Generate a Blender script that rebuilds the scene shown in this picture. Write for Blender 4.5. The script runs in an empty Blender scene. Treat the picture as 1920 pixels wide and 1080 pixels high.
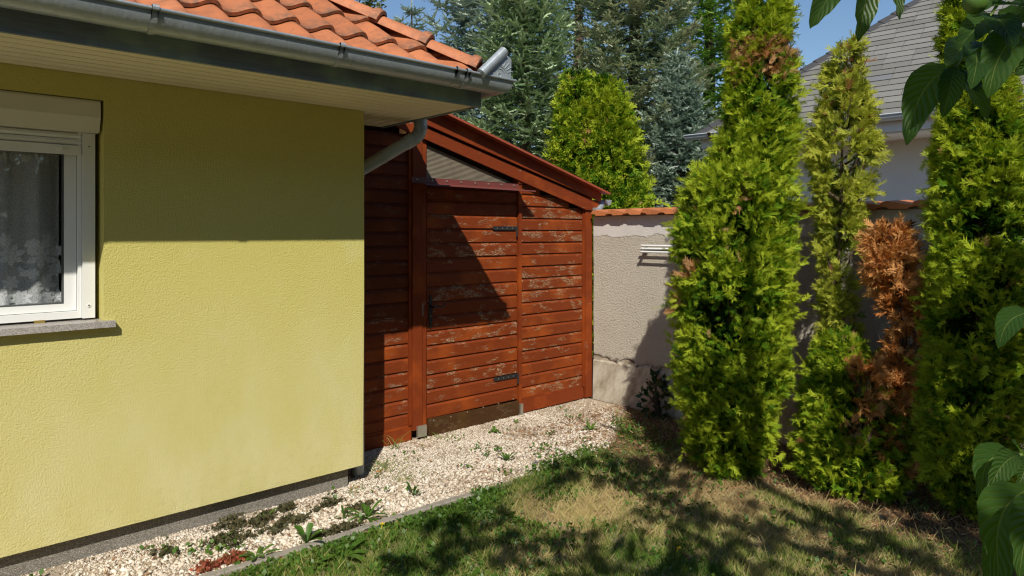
import bpy, bmesh, math, random
import numpy as np
from mathutils import Vector, Matrix

random.seed(7)
rng = np.random.default_rng(11)
scene = bpy.context.scene
COL = scene.collection
rad = math.radians

# ------------------------------------------------------------------ camera
CAMZ, FPX, HOR = 1.62, 1280.0, 436.0
YAW = math.atan2(2385 - 960, FPX)
Fv = np.array([math.cos(YAW), math.sin(YAW), 0.0])       # forward
Fv = np.array([0.6682, 0.7440, 0.0])
Rv = np.array([0.7440, -0.6682, 0.0])
CAM = np.array([0.0, 0.0, CAMZ])
cam_d = bpy.data.cameras.new('camera')
cam = bpy.data.objects.new('camera', cam_d)
COL.objects.link(cam)
cam.location = (0, 0, CAMZ)
cam.rotation_euler = (rad(90), 0, -math.atan2(Fv[0], Fv[1]))
cam_d.sensor_width = 36.0
cam_d.lens = 24.0
cam_d.shift_y = -104 / 1920
cam_d.clip_start = 0.05
cam_d.clip_end = 800
scene.camera = cam

# ------------------------------------------------------------------ light
SUN = np.array([0.86, 1.0, -1.21])
SUN = SUN / np.linalg.norm(SUN)
elev = math.asin(-SUN[2])
world = bpy.data.worlds.new('World')
scene.world = world
world.use_nodes = True
wn = world.node_tree
bg = wn.nodes['Background']
sky = wn.nodes.new('ShaderNodeTexSky')
sky.sky_type = 'NISHITA'
sky.sun_disc = False
sky.sun_elevation = elev
sky.sun_rotation = math.atan2(-SUN[0], -SUN[1])
sky.altitude = 100
sky.air_density = 1.25
sky.dust_density = 0.1
sky.ozone_density = 5.0
wn.links.new(sky.outputs[0], bg.inputs[0])
bg.inputs[1].default_value = 0.1
sun_d = bpy.data.lights.new('sun', 'SUN')
sun_d.energy = 5.0
sun_d.angle = rad(0.53)
sun_d.color = (1.0, 0.94, 0.82)
sun_o = bpy.data.objects.new('sun', sun_d)
COL.objects.link(sun_o)
sun_o.location = (-5, -6, 9)
sun_o.rotation_euler = Vector(SUN).to_track_quat('-Z', 'Y').to_euler()
scene.view_settings.view_transform = 'Standard'
scene.view_settings.look = 'None'
scene.view_settings.exposure = 0.08
scene.view_settings.gamma = 1.0
scene.view_settings.use_curve_mapping = False
scene.render.engine = 'CYCLES'
scene.cycles.max_bounces = 7
scene.cycles.diffuse_bounces = 4
scene.cycles.transmission_bounces = 5
scene.cycles.transparent_max_bounces = 8
scene.cycles.use_denoising = True
scene.cycles.filter_width = 1.2

# ------------------------------------------------------------------ helpers
def ray(px, py):
    return Fv + Rv * ((px - 960) / FPX) + np.array([0, 0, (HOR - py) / FPX])
def at(px, py, d):
    return CAM + ray(px, py) * d
def gnd(px, py, z=0.0):
    return at(px, py, (CAMZ - z) * FPX / (py - HOR))
def on_x(px, py, X):
    r = ray(px, py); return CAM + r * (X / r[0])
def on_y(px, py, Y):
    r = ray(px, py); return CAM + r * (Y / r[1])
def proj(P):
    P = np.atleast_2d(P) - CAM
    d = P @ Fv
    ds = np.where(np.abs(d) < 1e-6, 1e-6, d)
    return 960 + (P @ Rv) / ds * FPX, HOR - P[:, 2] / ds * FPX, d

ORG = {}
def tag(o, label=None, cat=None, group=None, kind=None):
    if label: o['label'] = label
    if cat: o['category'] = cat
    if group: o['group'] = group
    if kind: o['kind'] = kind
    return o
def thing(name, label, cat, loc, group=None):
    o = bpy.data.objects.new(name, None)
    COL.objects.link(o)
    o.empty_display_size = 0.1
    o.location = loc
    ORG[o.name] = Vector(loc)
    return tag(o, label, cat, group)
def place(name, me, parent=None, M=None):
    """link a mesh; M is its world matrix (identity when the verts are world coordinates)"""
    o = bpy.data.objects.new(name, me)
    COL.objects.link(o)
    M = M or Matrix.Identity(4)
    if parent is not None:
        o.parent = parent
        o.matrix_basis = Matrix.Translation(-ORG.get(parent.name, Vector())) @ M
    else:
        o.matrix_basis = M
    ORG[o.name] = M.to_translation()
    return o

class MB:
    def __init__(s):
        s.bm = bmesh.new()
    def poly(s, pts):
        return s.bm.faces.new([s.bm.verts.new(p) for p in pts])
    def hexa(s, p):
        v = [s.bm.verts.new(q) for q in p]
        for f in ((0, 3, 2, 1), (4, 5, 6, 7), (0, 1, 5, 4), (1, 2, 6, 5), (2, 3, 7, 6), (3, 0, 4, 7)):
            s.bm.faces.new([v[i] for i in f])
        return s
    def box(s, x0, x1, y0, y1, z0, z1):
        return s.hexa([(x0, y0, z0), (x1, y0, z0), (x1, y1, z0), (x0, y1, z0),
                       (x0, y0, z1), (x1, y0, z1), (x1, y1, z1), (x0, y1, z1)])
    def prism(s, pts, d):
        """closed prism: planar polygon pts swept by vector d"""
        a = [s.bm.verts.new(p) for p in pts]
        b = [s.bm.verts.new(Vector(p) + Vector(d)) for p in pts]
        n = len(pts)
        s.bm.faces.new(a[::-1]); s.bm.faces.new(b)
        for i in range(n):
            s.bm.faces.new((a[i], a[(i + 1) % n], b[(i + 1) % n], b[i]))
        return s
    def tube(s, path, r, n=10, cap=True):
        path = [Vector(p) for p in path]
        rs = r if isinstance(r, (list, tuple)) else [r] * len(path)
        rings = []
        up = Vector((0.13, 0.31, 0.94))
        for i, p in enumerate(path):
            t = (path[min(i + 1, len(path) - 1)] - path[max(i - 1, 0)]).normalized()
            a = t.cross(up)
            if a.length < 0.05: a = t.cross(Vector((1, 0, 0)))
            a.normalize(); b = t.cross(a)
            rings.append([s.bm.verts.new(p + (a * math.cos(k * 2 * math.pi / n) + b * math.sin(k * 2 * math.pi / n)) * rs[i]) for k in range(n)])
        for i in range(len(rings) - 1):
            for k in range(n):
                s.bm.faces.new((rings[i][k], rings[i][(k + 1) % n], rings[i + 1][(k + 1) % n], rings[i + 1][k]))
        if cap:
            s.bm.faces.new(rings[0][::-1]); s.bm.faces.new(rings[-1])
        return s
    def rings(s, rows, closed=True, caps=True):
        vs = [[s.bm.verts.new(p) for p in r] for r in rows]
        n = len(rows[0])
        for i in range(len(vs) - 1):
            for k in range(n if closed else n - 1):
                s.bm.faces.new((vs[i][k], vs[i][(k + 1) % n], vs[i + 1][(k + 1) % n], vs[i + 1][k]))
        if caps and closed:
            s.bm.faces.new(vs[0][::-1]); s.bm.faces.new(vs[-1])
        return s
    def mesh(s, name, mat, bevel=0, smooth=False):
        if bevel:
            ed = [e for e in s.bm.edges if len(e.link_faces) == 2 and e.calc_face_angle(0) > 0.5]
            bmesh.ops.bevel(s.bm, geom=ed, offset=bevel, segments=1, affect='EDGES', clamp_overlap=True)
        bmesh.ops.recalc_face_normals(s.bm, faces=s.bm.faces[:])
        me = bpy.data.meshes.new(name)
        s.bm.to_mesh(me); s.bm.free()
        for m in (mat if isinstance(mat, (list, tuple)) else [mat]): me.materials.append(m)
        if smooth:
            me.shade_smooth(); me.set_sharp_from_angle(angle=rad(40))
        return me
    def build(s, name, mat, parent=None, bevel=0, smooth=False, M=None):
        return place(name, s.mesh(name, mat, bevel, smooth), parent, M)

def np_mesh(name, verts, faces, mat, tint=None, smooth=False):
    verts = np.asarray(verts, np.float32).reshape(-1, 3)
    faces = np.asarray(faces, np.int32)
    k = faces.shape[1]
    me = bpy.data.meshes.new(name)
    me.vertices.add(len(verts)); me.vertices.foreach_set('co', verts.ravel())
    me.loops.add(faces.size); me.loops.foreach_set('vertex_index', faces.ravel())
    me.polygons.add(len(faces))
    me.polygons.foreach_set('loop_start', np.arange(0, faces.size, k, dtype=np.int32))
    me.polygons.foreach_set('loop_total', np.full(len(faces), k, np.int32))
    if smooth: me.polygons.foreach_set('use_smooth', np.ones(len(faces), bool))
    if tint is not None:
        a = me.attributes.new('tint', 'FLOAT', 'POINT')
        a.data.foreach_set('value', np.asarray(tint, np.float32))
    me.update(calc_edges=True)
    me.materials.append(mat)
    return me
def norm(a):
    return a / np.maximum(np.linalg.norm(a, axis=-1, keepdims=True), 1e-9)
def frames(d, ref):
    """rows: length axis d, side axis, normal axis"""
    d = norm(d); x = norm(np.cross(d, ref)); z = np.cross(x, d)
    return x, d, z
def scatter(tv, tf, pos, d, ref, scale, tint=None, width=None):
    x, y, z = frames(d, ref)
    sc = np.asarray(scale, float).reshape(-1, 1, 1) * np.ones((len(pos), 1, 1))
    wd = sc if width is None else np.asarray(width, float).reshape(-1, 1, 1)
    v = pos[:, None, :] + wd * tv[None, :, 0:1] * x[:, None, :] + sc * tv[None, :, 1:2] * y[:, None, :] + wd * tv[None, :, 2:3] * z[:, None, :]
    f = tf[None] + (np.arange(len(pos)) * len(tv))[:, None, None]
    t = None if tint is None else np.repeat(tint, len(tv))
    return v.reshape(-1, 3), f.reshape(-1, tf.shape[1]), t
def join(parts):
    V, Fc, T, o = [], [], [], 0
    for v, f, t in parts:
        V.append(v); Fc.append(f + o); T.append(t); o += len(v)
    return np.concatenate(V), np.concatenate(Fc), np.concatenate(T)
_pn = rng.random((64, 64, 64))
def vnoise(P, s):
    P = np.asarray(P, float) * s + 1000.0
    i = np.floor(P).astype(int); f = P - i; f = f * f * (3 - 2 * f)
    r = 0
    for dx in (0, 1):
        for dy in (0, 1):
            for dz in (0, 1):
                w = (f[..., 0] if dx else 1 - f[..., 0]) * (f[..., 1] if dy else 1 - f[..., 1]) * (f[..., 2] if dz else 1 - f[..., 2])
                r = r + w * _pn[(i[..., 0] + dx) % 64, (i[..., 1] + dy) % 64, (i[..., 2] + dz) % 64]
    return r

# ------------------------------------------------------------------ materials
class G:
    def __init__(s, name):
        s.m = bpy.data.materials.new(name); s.m.use_nodes = True
        s.t = s.m.node_tree
        s.b = s.t.nodes['Principled BSDF']; s.out = s.t.nodes['Material Output']
    def n(s, typ, ins=None, **attrs):
        nd = s.t.nodes.new('ShaderNode' + typ)
        for k, v in attrs.items(): setattr(nd, k, v)
        for k, v in (ins or {}).items():
            if isinstance(v, bpy.types.NodeSocket): s.t.links.new(v, nd.inputs[k])
            else: nd.inputs[k].default_value = v
        return nd
    def geo(s): return s.n('NewGeometry').outputs['Position']
    def objc(s):
        tc = s.n('TexCoord').outputs['Object']
        r = s.n('ObjectInfo').outputs['Random']
        k = s.n('VectorMath', {0: tc, 1: s.n('VectorMath', {0: s.comb(r, r, r), 1: (37, 53, 71)}, operation='MULTIPLY').outputs[0]}, operation='ADD')
        return k.outputs[0]
    def comb(s, x, y, z): return s.n('CombineXYZ', {0: x, 1: y, 2: z}).outputs[0]
    def rnd(s): return s.n('ObjectInfo').outputs['Random']
    def sc(s, v, xyz): return s.n('VectorMath', {0: v, 1: xyz}, operation='MULTIPLY').outputs[0]
    def noise(s, v, scale, detail=4, rough=0.55, dist=0.0):
        return s.n('TexNoise', {'Vector': v, 'Scale': scale, 'Detail': detail, 'Roughness': rough, 'Distortion': dist}).outputs[0]
    def voro(s, v, scale, out='Distance', feature='F1', rand=1.0):
        return s.n('TexVoronoi', {'Vector': v, 'Scale': scale, 'Randomness': rand}, feature=feature).outputs[out]
    def math(s, op, a, b=0.0, clamp=False):
        return s.n('Math', {0: a, 1: b}, operation=op, use_clamp=clamp).outputs[0]
    def step(s, v, a, b):
        return s.n('MapRange', {0: v, 1: a, 2: b, 3: 0.0, 4: 1.0}).outputs[0]
    def mix(s, f, a, b):
        nd = s.n('Mix', data_type='RGBA')
        for k, v in ((0, f), (6, a), (7, b)):
            if isinstance(v, bpy.types.NodeSocket): s.t.links.new(v, nd.inputs[k])
            else: nd.inputs[k].default_value = v if k == 0 else (*v[:3], 1)
        return nd.outputs[2]
    def ramp(s, f, stops):
        nd = s.n('ValToRGB', {0: f}); e = nd.color_ramp.elements
        while len(e) < len(stops): e.new(0.5)
        for el, (p, c) in zip(e, stops): el.position = p; el.color = (*c, 1)
        return nd.outputs[0]
    def bump(s, h, dist, strength=1.0, prev=None):
        ins = {'Height': h, 'Distance': dist, 'Strength': strength}
        if prev is not None: ins['Normal'] = prev
        return s.n('Bump', ins).outputs[0]
    def fin(s, col=None, rough=None, normal=None, **kw):
        for k, v in (('Base Color', col), ('Roughness', rough), ('Normal', normal)):
            if v is None: continue
            if isinstance(v, bpy.types.NodeSocket): s.t.links.new(v, s.b.inputs[k])
            else: s.b.inputs[k].default_value = (*v, 1) if k == 'Base Color' else v
        for k, v in kw.items():
            key = k.replace('_', ' ')
            if isinstance(v, bpy.types.NodeSocket): s.t.links.new(v, s.b.inputs[key])
            else: s.b.inputs[key].default_value = v
        return s.m

def m_plaster():
    g = G('yellow_plaster'); p = g.geo()
    lo = g.noise(p, 1.3, 5, 0.6); hi = g.noise(p, 40, 3)
    c = g.mix(lo, (0.50, 0.445, 0.115), (0.55, 0.495, 0.15))
    c = g.mix(g.math('MULTIPLY', g.step(hi, 0.35, 0.75), 0.25), c, (0.43, 0.375, 0.09))
    # pale weathering near the base and rain streaks
    z = g.n('SeparateXYZ', {0: p}).outputs[2]
    st = g.noise(g.sc(p, (2.2, 2.2, 1.1)), 2.0, 5)
    w = g.math('MULTIPLY', g.step(z, 1.6, 0.35), g.step(st, 0.0, 0.65))
    c = g.mix(g.math('MULTIPLY', w, 0.9), c, (0.61, 0.55, 0.275))
    blot = g.step(g.noise(p, 3.2, 5, 0.65), 0.56, 0.72)
    c = g.mix(g.math('MULTIPLY', blot, 0.35), c, (0.58, 0.545, 0.27))
    sp_ = g.math('MULTIPLY', g.step(z, 0.55, 0.14), g.step(g.noise(p, 24, 5, 0.75), 0.52, 0.72))
    c = g.mix(g.math('MULTIPLY', sp_, 0.4), c, (0.36, 0.31, 0.15))
    run = g.math('MULTIPLY', g.step(g.noise(g.sc(p, (14, 14, 0.35)), 1.6, 4), 0.60, 0.74), g.step(g.noise(p, 1.1, 2), 0.4, 0.6))
    c = g.mix(g.math('MULTIPLY', run, 0.08), c, (0.33, 0.29, 0.11))
    q = g.n('VectorMath', {0: p, 1: g.sc(g.n('TexNoise', {'Vector': p, 'Scale': 22.0, 'Detail': 2.0}).outputs[1], (0.05, 0.05, 0.05))}, operation='ADD').outputs[0]
    h1 = g.noise(p, 125, 2, 0.5, 0.3); h2 = g.noise(p, 240, 3, 0.6)
    b = g.bump(h1, 0.0075, 0.5); b = g.bump(h2, 0.003, 0.6, b)
    return g.fin(c, 0.92, b)
def m_plinth():
    g = G('plinth_render'); p = g.geo()
    v = g.voro(p, 300, 'Color'); s = g.n('SeparateColor', {0: v}).outputs[0]
    c = g.ramp(s, [(0, (0.11, 0.10, 0.085)), (0.45, (0.20, 0.182, 0.155)), (0.8, (0.29, 0.268, 0.232)), (1, (0.40, 0.38, 0.34))])
    return g.fin(c, 0.8, g.bump(g.voro(p, 300), 0.003, 0.9))
def m_granite():
    g = G('granite'); p = g.geo()
    s = g.n('SeparateColor', {0: g.voro(p, 520, 'Color')}).outputs[0]
    c = g.ramp(s, [(0, (0.10, 0.09, 0.085)), (0.4, (0.30, 0.27, 0.25)), (0.8, (0.46, 0.43, 0.40)), (1, (0.55, 0.52, 0.5))])
    return g.fin(c, 0.35)
def m_plain(name, col, rough=0.5, var=0.12, scale=3.0, bump=0.0, bscale=60, **kw):
    g = G(name); p = g.objc()
    f = g.noise(p, scale, 5, 0.6)
    c = g.mix(f, [max(0, x * (1 - var)) for x in col], [x * (1 + var) for x in col])
    b = g.bump(g.noise(p, bscale, 3), bump) if bump else None
    return g.fin(c, rough, b, **kw)
def m_zinc(name, col, rough, dirt=(0.20, 0.19, 0.17)):
    g = G(name); p = g.geo()
    f = g.noise(p, 9, 5, 0.65); k = g.noise(g.sc(p, (2, 2, 18)), 6, 4)
    c = g.mix(f, [x * 0.78 for x in col], [x * 1.15 for x in col])
    c = g.mix(g.step(k, 0.58, 0.75), c, dirt)
    b = g.bump(g.noise(g.sc(p, (46, 46, 4)), 1.0, 2), 0.004, 0.5)
    return g.fin(c, g.math('ADD', g.math('MULTIPLY', f, 0.25), rough), b, Metallic=0.55)
def m_board(name, col, wear, wearcol, thr=(0.60, 0.72), rough=0.6, axis=(2.2, 2.2, 26.0), wscale=6.5):
    """painted timber whose paint flakes off in streaks along the grain (x)"""
    g = G(name); p = g.n('VectorMath', {0: g.geo(), 1: g.comb(g.math('MULTIPLY', g.rnd(), 31.0), 0.0, 0.0)}, operation='ADD').outputs[0]
    grain = g.noise(g.sc(p, axis), 5.0, 5, 0.65, 0.4)
    c = g.mix(grain, [x * 0.5 for x in col], [x * 1.3 for x in col])
    big = g.noise(p, 3.0, 3)
    c = g.mix(g.step(big, 0.50, 0.78), c, [min(1, col[0] * 1.75), col[1] * 2.0, col[2] * 1.3])
    rr = g.math('MULTIPLY', g.math('SUBTRACT', g.rnd(), 0.5), 0.11)
    fl = g.noise(g.sc(p, (axis[0] * 3, axis[1] * 3, axis[2] * 1.4)), wscale, 6, 0.7, 0.8)
    area = g.math('ADD', g.noise(g.sc(p, (1.0, 1.0, 2.4)), 8.0, 4, 0.62), rr)
    mk = g.math('MULTIPLY', g.math('MULTIPLY', g.step(fl, 0.505, 0.54), g.step(area, thr[0], thr[1])), wear, True)
    wc = g.mix(g.noise(p, 60, 3), [x * 0.55 for x in wearcol], wearcol)
    c = g.mix(mk, c, wc)
    b = g.bump(grain, 0.003, 0.5); b = g.bump(mk, 0.0015, 0.8, g.bump(grain, 0.003, 0.5))
    return g.fin(c, g.math('ADD', g.math('MULTIPLY', mk, 0.25), rough), b, Specular_IOR_Level=0.22)
def m_tile(name, col, lowmask=0.75):
    g = G(name); p = g.objc(); r = g.rnd()
    c = g.mix(r, [x * 0.86 for x in col], [col[0] * 1.08, col[1] * 1.18, col[2] * 1.35])
    f = g.noise(p, 9, 6, 0.7)
    c = g.mix(g.math('MULTIPLY', g.step(f, 0.45, 0.72), 0.85), c, [col[0] * 0.55, col[1] * 0.62, col[2] * 0.8])
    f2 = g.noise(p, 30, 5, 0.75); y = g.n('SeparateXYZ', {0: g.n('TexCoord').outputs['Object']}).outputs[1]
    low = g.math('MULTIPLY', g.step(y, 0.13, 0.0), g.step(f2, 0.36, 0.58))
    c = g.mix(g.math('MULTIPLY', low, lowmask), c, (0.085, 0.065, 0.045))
    sp = g.math('MULTIPLY', g.step(g.noise(p, 55, 4, 0.7), 0.60, 0.68), 0.8)
    c = g.mix(sp, c, (0.10, 0.075, 0.055))
    return g.fin(c, 0.7, g.bump(f2, 0.003, 0.6))
def m_roughcast():
    g = G('roughcast_plaster'); p = g.geo(); z = g.n('SeparateXYZ', {0: p}).outputs[2]
    edge = g.math('ADD', z, g.math('MULTIPLY', g.math('SUBTRACT', g.noise(p, 6, 5, 0.6), 0.5), 0.16))
    top = g.step(edge, 1.575, 1.583)                 # smooth repaired band under the tiles
    low = g.step(edge, 0.43, 0.415)                  # bare rendered foot
    cr = g.noise(p, 120, 3, 0.6); n1 = g.noise(p, 60, 5, 0.7, 0.6)
    c = g.mix(g.noise(p, 2.2, 5), (0.62, 0.555, 0.45), (0.74, 0.675, 0.57))
    pit = g.step(n1, 0.46, 0.34)
    c = g.mix(g.math('MULTIPLY', pit, 0.38), c, (0.27, 0.225, 0.165))
    ct = g.mix(g.noise(p, 12, 5), (0.52, 0.485, 0.46), (0.64, 0.605, 0.575))
    c = g.mix(top, c, ct)
    cl = g.mix(g.step(g.noise(g.n('VectorMath', {0: p, 1: g.comb(0.0, 0.0, g.n('SeparateXYZ', {0: p}).outputs[1])}, operation='ADD').outputs[0], 5, 7, 0.7), 0.33, 0.62), (0.25, 0.20, 0.135), (0.55, 0.50, 0.41))
    c = g.mix(low, c, cl)
    seam = g.math('MULTIPLY', g.step(g.math('ABSOLUTE', g.math('SUBTRACT', edge, 0.425)), 0.03, 0.005), g.step(g.noise(p, 15, 4), 0.35, 0.6))
    c = g.mix(seam, c, (0.13, 0.10, 0.07))
    body = g.math('MULTIPLY', g.math('SUBTRACT', 1.0, top), g.math('SUBTRACT', 1.0, low))
    h = g.math('MULTIPLY', g.math('ADD', g.math('MULTIPLY', n1, 1.2), cr), g.math('ADD', g.math('MULTIPLY', body, 0.9), 0.12))
    h = g.math('ADD', h, g.math('MULTIPLY', top, 1.3))
    b = g.bump(h, 0.024, 1.0); b = g.bump(g.noise(p, 130, 3), 0.003, 0.5, b)
    return g.fin(c, 0.95, b)
def m_leaf(name, stops, trans=0.3, rough=0.5, spec=0.35, transcol=1.3):
    g = G(name)
    a = g.n('Attribute', attribute_name='tint').outputs['Fac']
    c = g.ramp(a, stops)
    g.fin(c, rough, Specular_IOR_Level=spec)
    tc = g.n('VectorMath', {0: c, 1: (transcol, transcol * 1.05, transcol * 0.6)}, operation='MULTIPLY').outputs[0]
    tr = g.n('BsdfTranslucent', {0: tc})
    mx = g.n('MixShader', {0: trans, 1: g.b.outputs[0], 2: tr.outputs[0]})
    g.t.links.new(mx.outputs[0], g.out.inputs[0])
    return g.m
def m_tinted(name, stops, rough=0.85, spec=0.3):
    g = G(name)
    c = g.ramp(g.n('Attribute', attribute_name='tint').outputs['Fac'], stops)
    return g.fin(c, rough, Specular_IOR_Level=spec)
def m_bark(name, col):
    g = G(name); p = g.geo()
    f = g.noise(g.sc(p, (1, 1, 0.25)), 30, 6, 0.7)
    return g.fin(g.mix(f, [x * 0.5 for x in col], [x * 1.4 for x in col]), 0.95, g.bump(f, 0.02))
def m_walnut():
    g = G('walnut_leaf')
    uv = g.n('UVMap').outputs[0]; s = g.n('SeparateXYZ', {0: uv}); u, v = s.outputs[0], s.outputs[1]
    au = g.math('ABSOLUTE', u)
    ph = g.math('FRACT', g.math('SUBTRACT', g.math('MULTIPLY', v, 10.0), g.math('MULTIPLY', au, 2.6)))
    vein = g.step(g.math('ABSOLUTE', g.math('SUBTRACT', ph, 0.5)), 0.07, 0.015)
    mid = g.step(au, 0.055, 0.02)
    vm = g.math('MAXIMUM', g.math('MULTIPLY', vein, 0.75), mid)
    p = g.objc()
    c = g.mix(g.noise(p, 14, 4), (0.018, 0.054, 0.010), (0.034, 0.084, 0.016))
    c = g.mix(g.math('MULTIPLY', g.rnd(), .6), c, (0.05, 0.105, 0.014))
    c = g.mix(g.math('MULTIPLY', vm, 0.8), c, (0.17, 0.24, 0.055))
    c = g.mix(g.step(g.noise(p, 60, 2), 0.74, 0.77), c, (0.05, 0.03, 0.012))
    hgt = g.math('SUBTRACT', g.math('MULTIPLY', g.math('ABSOLUTE', g.math('SUBTRACT', ph, 0.5)), 1.2), g.math('MULTIPLY', vm, 0.5))
    g.fin(c, 0.42, g.bump(hgt, 0.0035, 0.8), Specular_IOR_Level=0.45)
    tc = g.mix(g.math('MULTIPLY', vm, 0.6), (0.10, 0.24, 0.015), (0.24, 0.36, 0.05))
    tr = g.n('BsdfTranslucent', {0: tc})
    mx = g.n('MixShader', {0: 0.48, 1: g.b.outputs[0], 2: tr.outputs[0]})
    g.t.links.new(mx.outputs[0], g.out.inputs[0])
    return g.m
def m_lawn():
    g = G('lawn_soil'); p = g.geo()
    c = g.mix(g.noise(p, 5, 6, 0.65), (0.19, 0.155, 0.075), (0.36, 0.30, 0.16))
    c = g.mix(g.step(g.noise(p, 2.3, 4), 0.5, 0.68), c, (0.12, 0.15, 0.04))
    c = g.mix(g.step(g.noise(p, 60, 4), 0.5, 0.7), c, (0.30, 0.25, 0.14))
    # bare brown litter strip at the foot of the conifer row
    x = g.n('SeparateXYZ', {0: p}).outputs[0]
    e = g.math('ADD', x, g.math('MULTIPLY', g.math('SUBTRACT', g.noise(p, 3.5, 4), 0.5), 0.9))
    c = g.mix(g.step(e, 3.85, 4.25), c, g.mix(g.noise(p, 40, 5, 0.7), (0.05, 0.032, 0.018), (0.24, 0.135, 0.065)))
    return g.fin(c, 0.95, g.bump(g.noise(p, 45, 6, 0.7), 0.02))
def m_glass():
    g = G('window_glass')
    gl = g.n('BsdfGlossy', {0: (0.9, 0.95, 1, 1), 1: 0.01})
    tr = g.n('BsdfTransparent', {0: (0.97, 0.98, 0.98, 1)})
    fr = g.math('ADD', g.math('MULTIPLY', g.math('POWER', g.n('LayerWeight', {0: 0.5}).outputs['Facing'], 5.0), 0.9), 0.07)
    mx = g.n('MixShader', {0: fr, 1: tr.outputs[0], 2: gl.outputs[0]})
    g.t.links.new(mx.outputs[0], g.out.inputs[0]); return g.m
def m_net(name, alpha):
    g = G(name)
    df = g.n('BsdfDiffuse', {0: (0.80, 0.82, 0.84, 1)}); tl = g.n('BsdfTranslucent', {0: (0.8, 0.82, 0.84, 1)})
    tr = g.n('BsdfTransparent')
    w = g.noise(g.geo(), 220, 2); al = g.math('MULTIPLY', g.math('ADD', g.math('MULTIPLY', g.step(w, 0.3, 0.7), .5), .5), alpha)
    a = g.n('MixShader', {0: 0.3, 1: df.outputs[0], 2: tl.outputs[0]})
    mx = g.n('MixShader', {0: al, 1: tr.outputs[0], 2: a.outputs[0]})
    g.t.links.new(mx.outputs[0], g.out.inputs[0]); return g.m
def m_polycarb():
    g = G('dirty_polycarbonate'); p = g.geo()
    f = g.noise(p, 9, 6, 0.7)
    c = g.mix(f, (0.12, 0.10, 0.075), (0.25, 0.215, 0.16))
    sp = g.step(g.noise(g.sc(p, (1, 1, 1)), 42, 5, 0.7), 0.62, 0.70)
    c = g.mix(g.math('MULTIPLY', sp, 0.8), c, (0.38, 0.33, 0.24))
    return g.fin(c, 0.42)
def m_shingle():
    g = G('grey_shingle'); p = g.objc(); r = g.rnd()
    c = g.mix(r, (0.14, 0.137, 0.125), (0.215, 0.21, 0.195))
    c = g.mix(g.step(g.noise(p, 8, 5, 0.7), 0.55, 0.75), c, (0.19, 0.185, 0.165))
    c = g.mix(g.math('MULTIPLY', g.noise(p, 160, 2), 0.35), c, (0.16, 0.155, 0.145))
    return g.fin(c, 0.9, g.bump(g.noise(p, 150, 2), 0.003))

M_yellow, M_plinth, M_granite = m_plaster(), m_plinth(), m_granite()
M_zinc = m_zinc('zinc_gutter', (0.36, 0.41, 0.44), 0.32, (0.29, 0.33, 0.35))
M_zinc2 = m_zinc('zinc_light', (0.38, 0.42, 0.45), 0.42, (0.3, 0.33, 0.35))
M_zinc3 = m_plain('pale_painted_gutter', (0.46, 0.52, 0.58), 0.4, 0.08)
M_fascia = m_board('grey_blue_fascia_paint', (0.165, 0.195, 0.215), 0.8, (0.05, 0.05, 0.05), (0.66, 0.8), 0.6)
M_soffit = m_plain('cream_soffit_paint', (0.70, 0.635, 0.46), 0.6, 0.07, 4, 0.001, 40)
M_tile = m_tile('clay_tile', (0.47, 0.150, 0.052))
M_cap = m_tile('clay_cap_tile', (0.56, 0.175, 0.055), 0.0)
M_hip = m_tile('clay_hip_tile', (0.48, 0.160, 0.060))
M_white = m_plain('white_plastic', (0.72, 0.73, 0.72), 0.4, 0.03)
M_cream = m_plain('cream_aluminium', (0.60, 0.58, 0.47), 0.4, 0.04)
M_grey = m_plain('grey_rubber_gasket', (0.06, 0.065, 0.07), 0.6)
M_brass = m_plain('brass_plate', (0.42, 0.30, 0.08), 0.4, 0.1, Metallic=0.6)
M_dark = m_plain('room_plaster', (0.30, 0.27, 0.23), 0.9)
M_glass = m_glass()
M_net, M_lace = m_net('net_curtain', 0.74), m_net('lace_motif', 0.92)
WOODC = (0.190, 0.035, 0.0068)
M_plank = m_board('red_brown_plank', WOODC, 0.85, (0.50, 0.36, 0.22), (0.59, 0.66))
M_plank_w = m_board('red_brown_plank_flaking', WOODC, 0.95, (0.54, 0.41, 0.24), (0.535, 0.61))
M_plank_d = m_board('red_brown_plank_shaded', (0.125, 0.025, 0.0055), 0.6, (0.30, 0.22, 0.15), (0.58, 0.66))  # darker copy of the plank paint, eave shade put into its colour
M_frame = m_board('red_brown_frame', (0.195, 0.034, 0.007), 0.85, (0.48, 0.36, 0.24), (0.66, 0.74))
M_post = m_board('red_brown_post', (0.19, 0.033, 0.0065), 0.7, (0.5, 0.38, 0.26), (0.68, 0.77), axis=(26, 26, 2.2))
M_kick = m_board('bare_brown_board', (0.060, 0.027, 0.009), 0.6, (0.26, 0.17, 0.08), (0.56, 0.66))
M_redmetal = m_plain('red_sheet_metal', (0.30, 0.062, 0.028), 0.45, 0.1, 5)
M_awn = m_plain('brown_red_sheet_metal', (0.15, 0.040, 0.032), 0.4, 0.12, 6)
M_iron = m_plain('black_iron', (0.018, 0.018, 0.02), 0.5, 0.2, 20, 0.001, 80)
M_steel = m_plain('galvanised_steel', (0.42, 0.40, 0.33), 0.42, 0.25, 25, Metallic=0.7)
M_poly = m_polycarb()
M_rough = m_roughcast()
M_shin = m_shingle()
M_shind = m_plain('dark_hip_shingle', (0.05, 0.05, 0.055), 0.9, 0.25, 14, 0.003, 150)  # dark caps, colour lowered further to look turned away from the sun
M_nwall = m_plain('pale_house_render', (0.80, 0.84, 0.83), 0.9, 0.05, 3, 0.002, 120)
M_nwhite = m_plain('white_eaves_board', (0.80, 0.80, 0.77), 0.6, 0.04)
M_lawn = m_lawn()
M_conc = m_plain('kerb_concrete', (0.26, 0.232, 0.195), 0.9, 0.4, 14, 0.004, 90)
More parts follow.
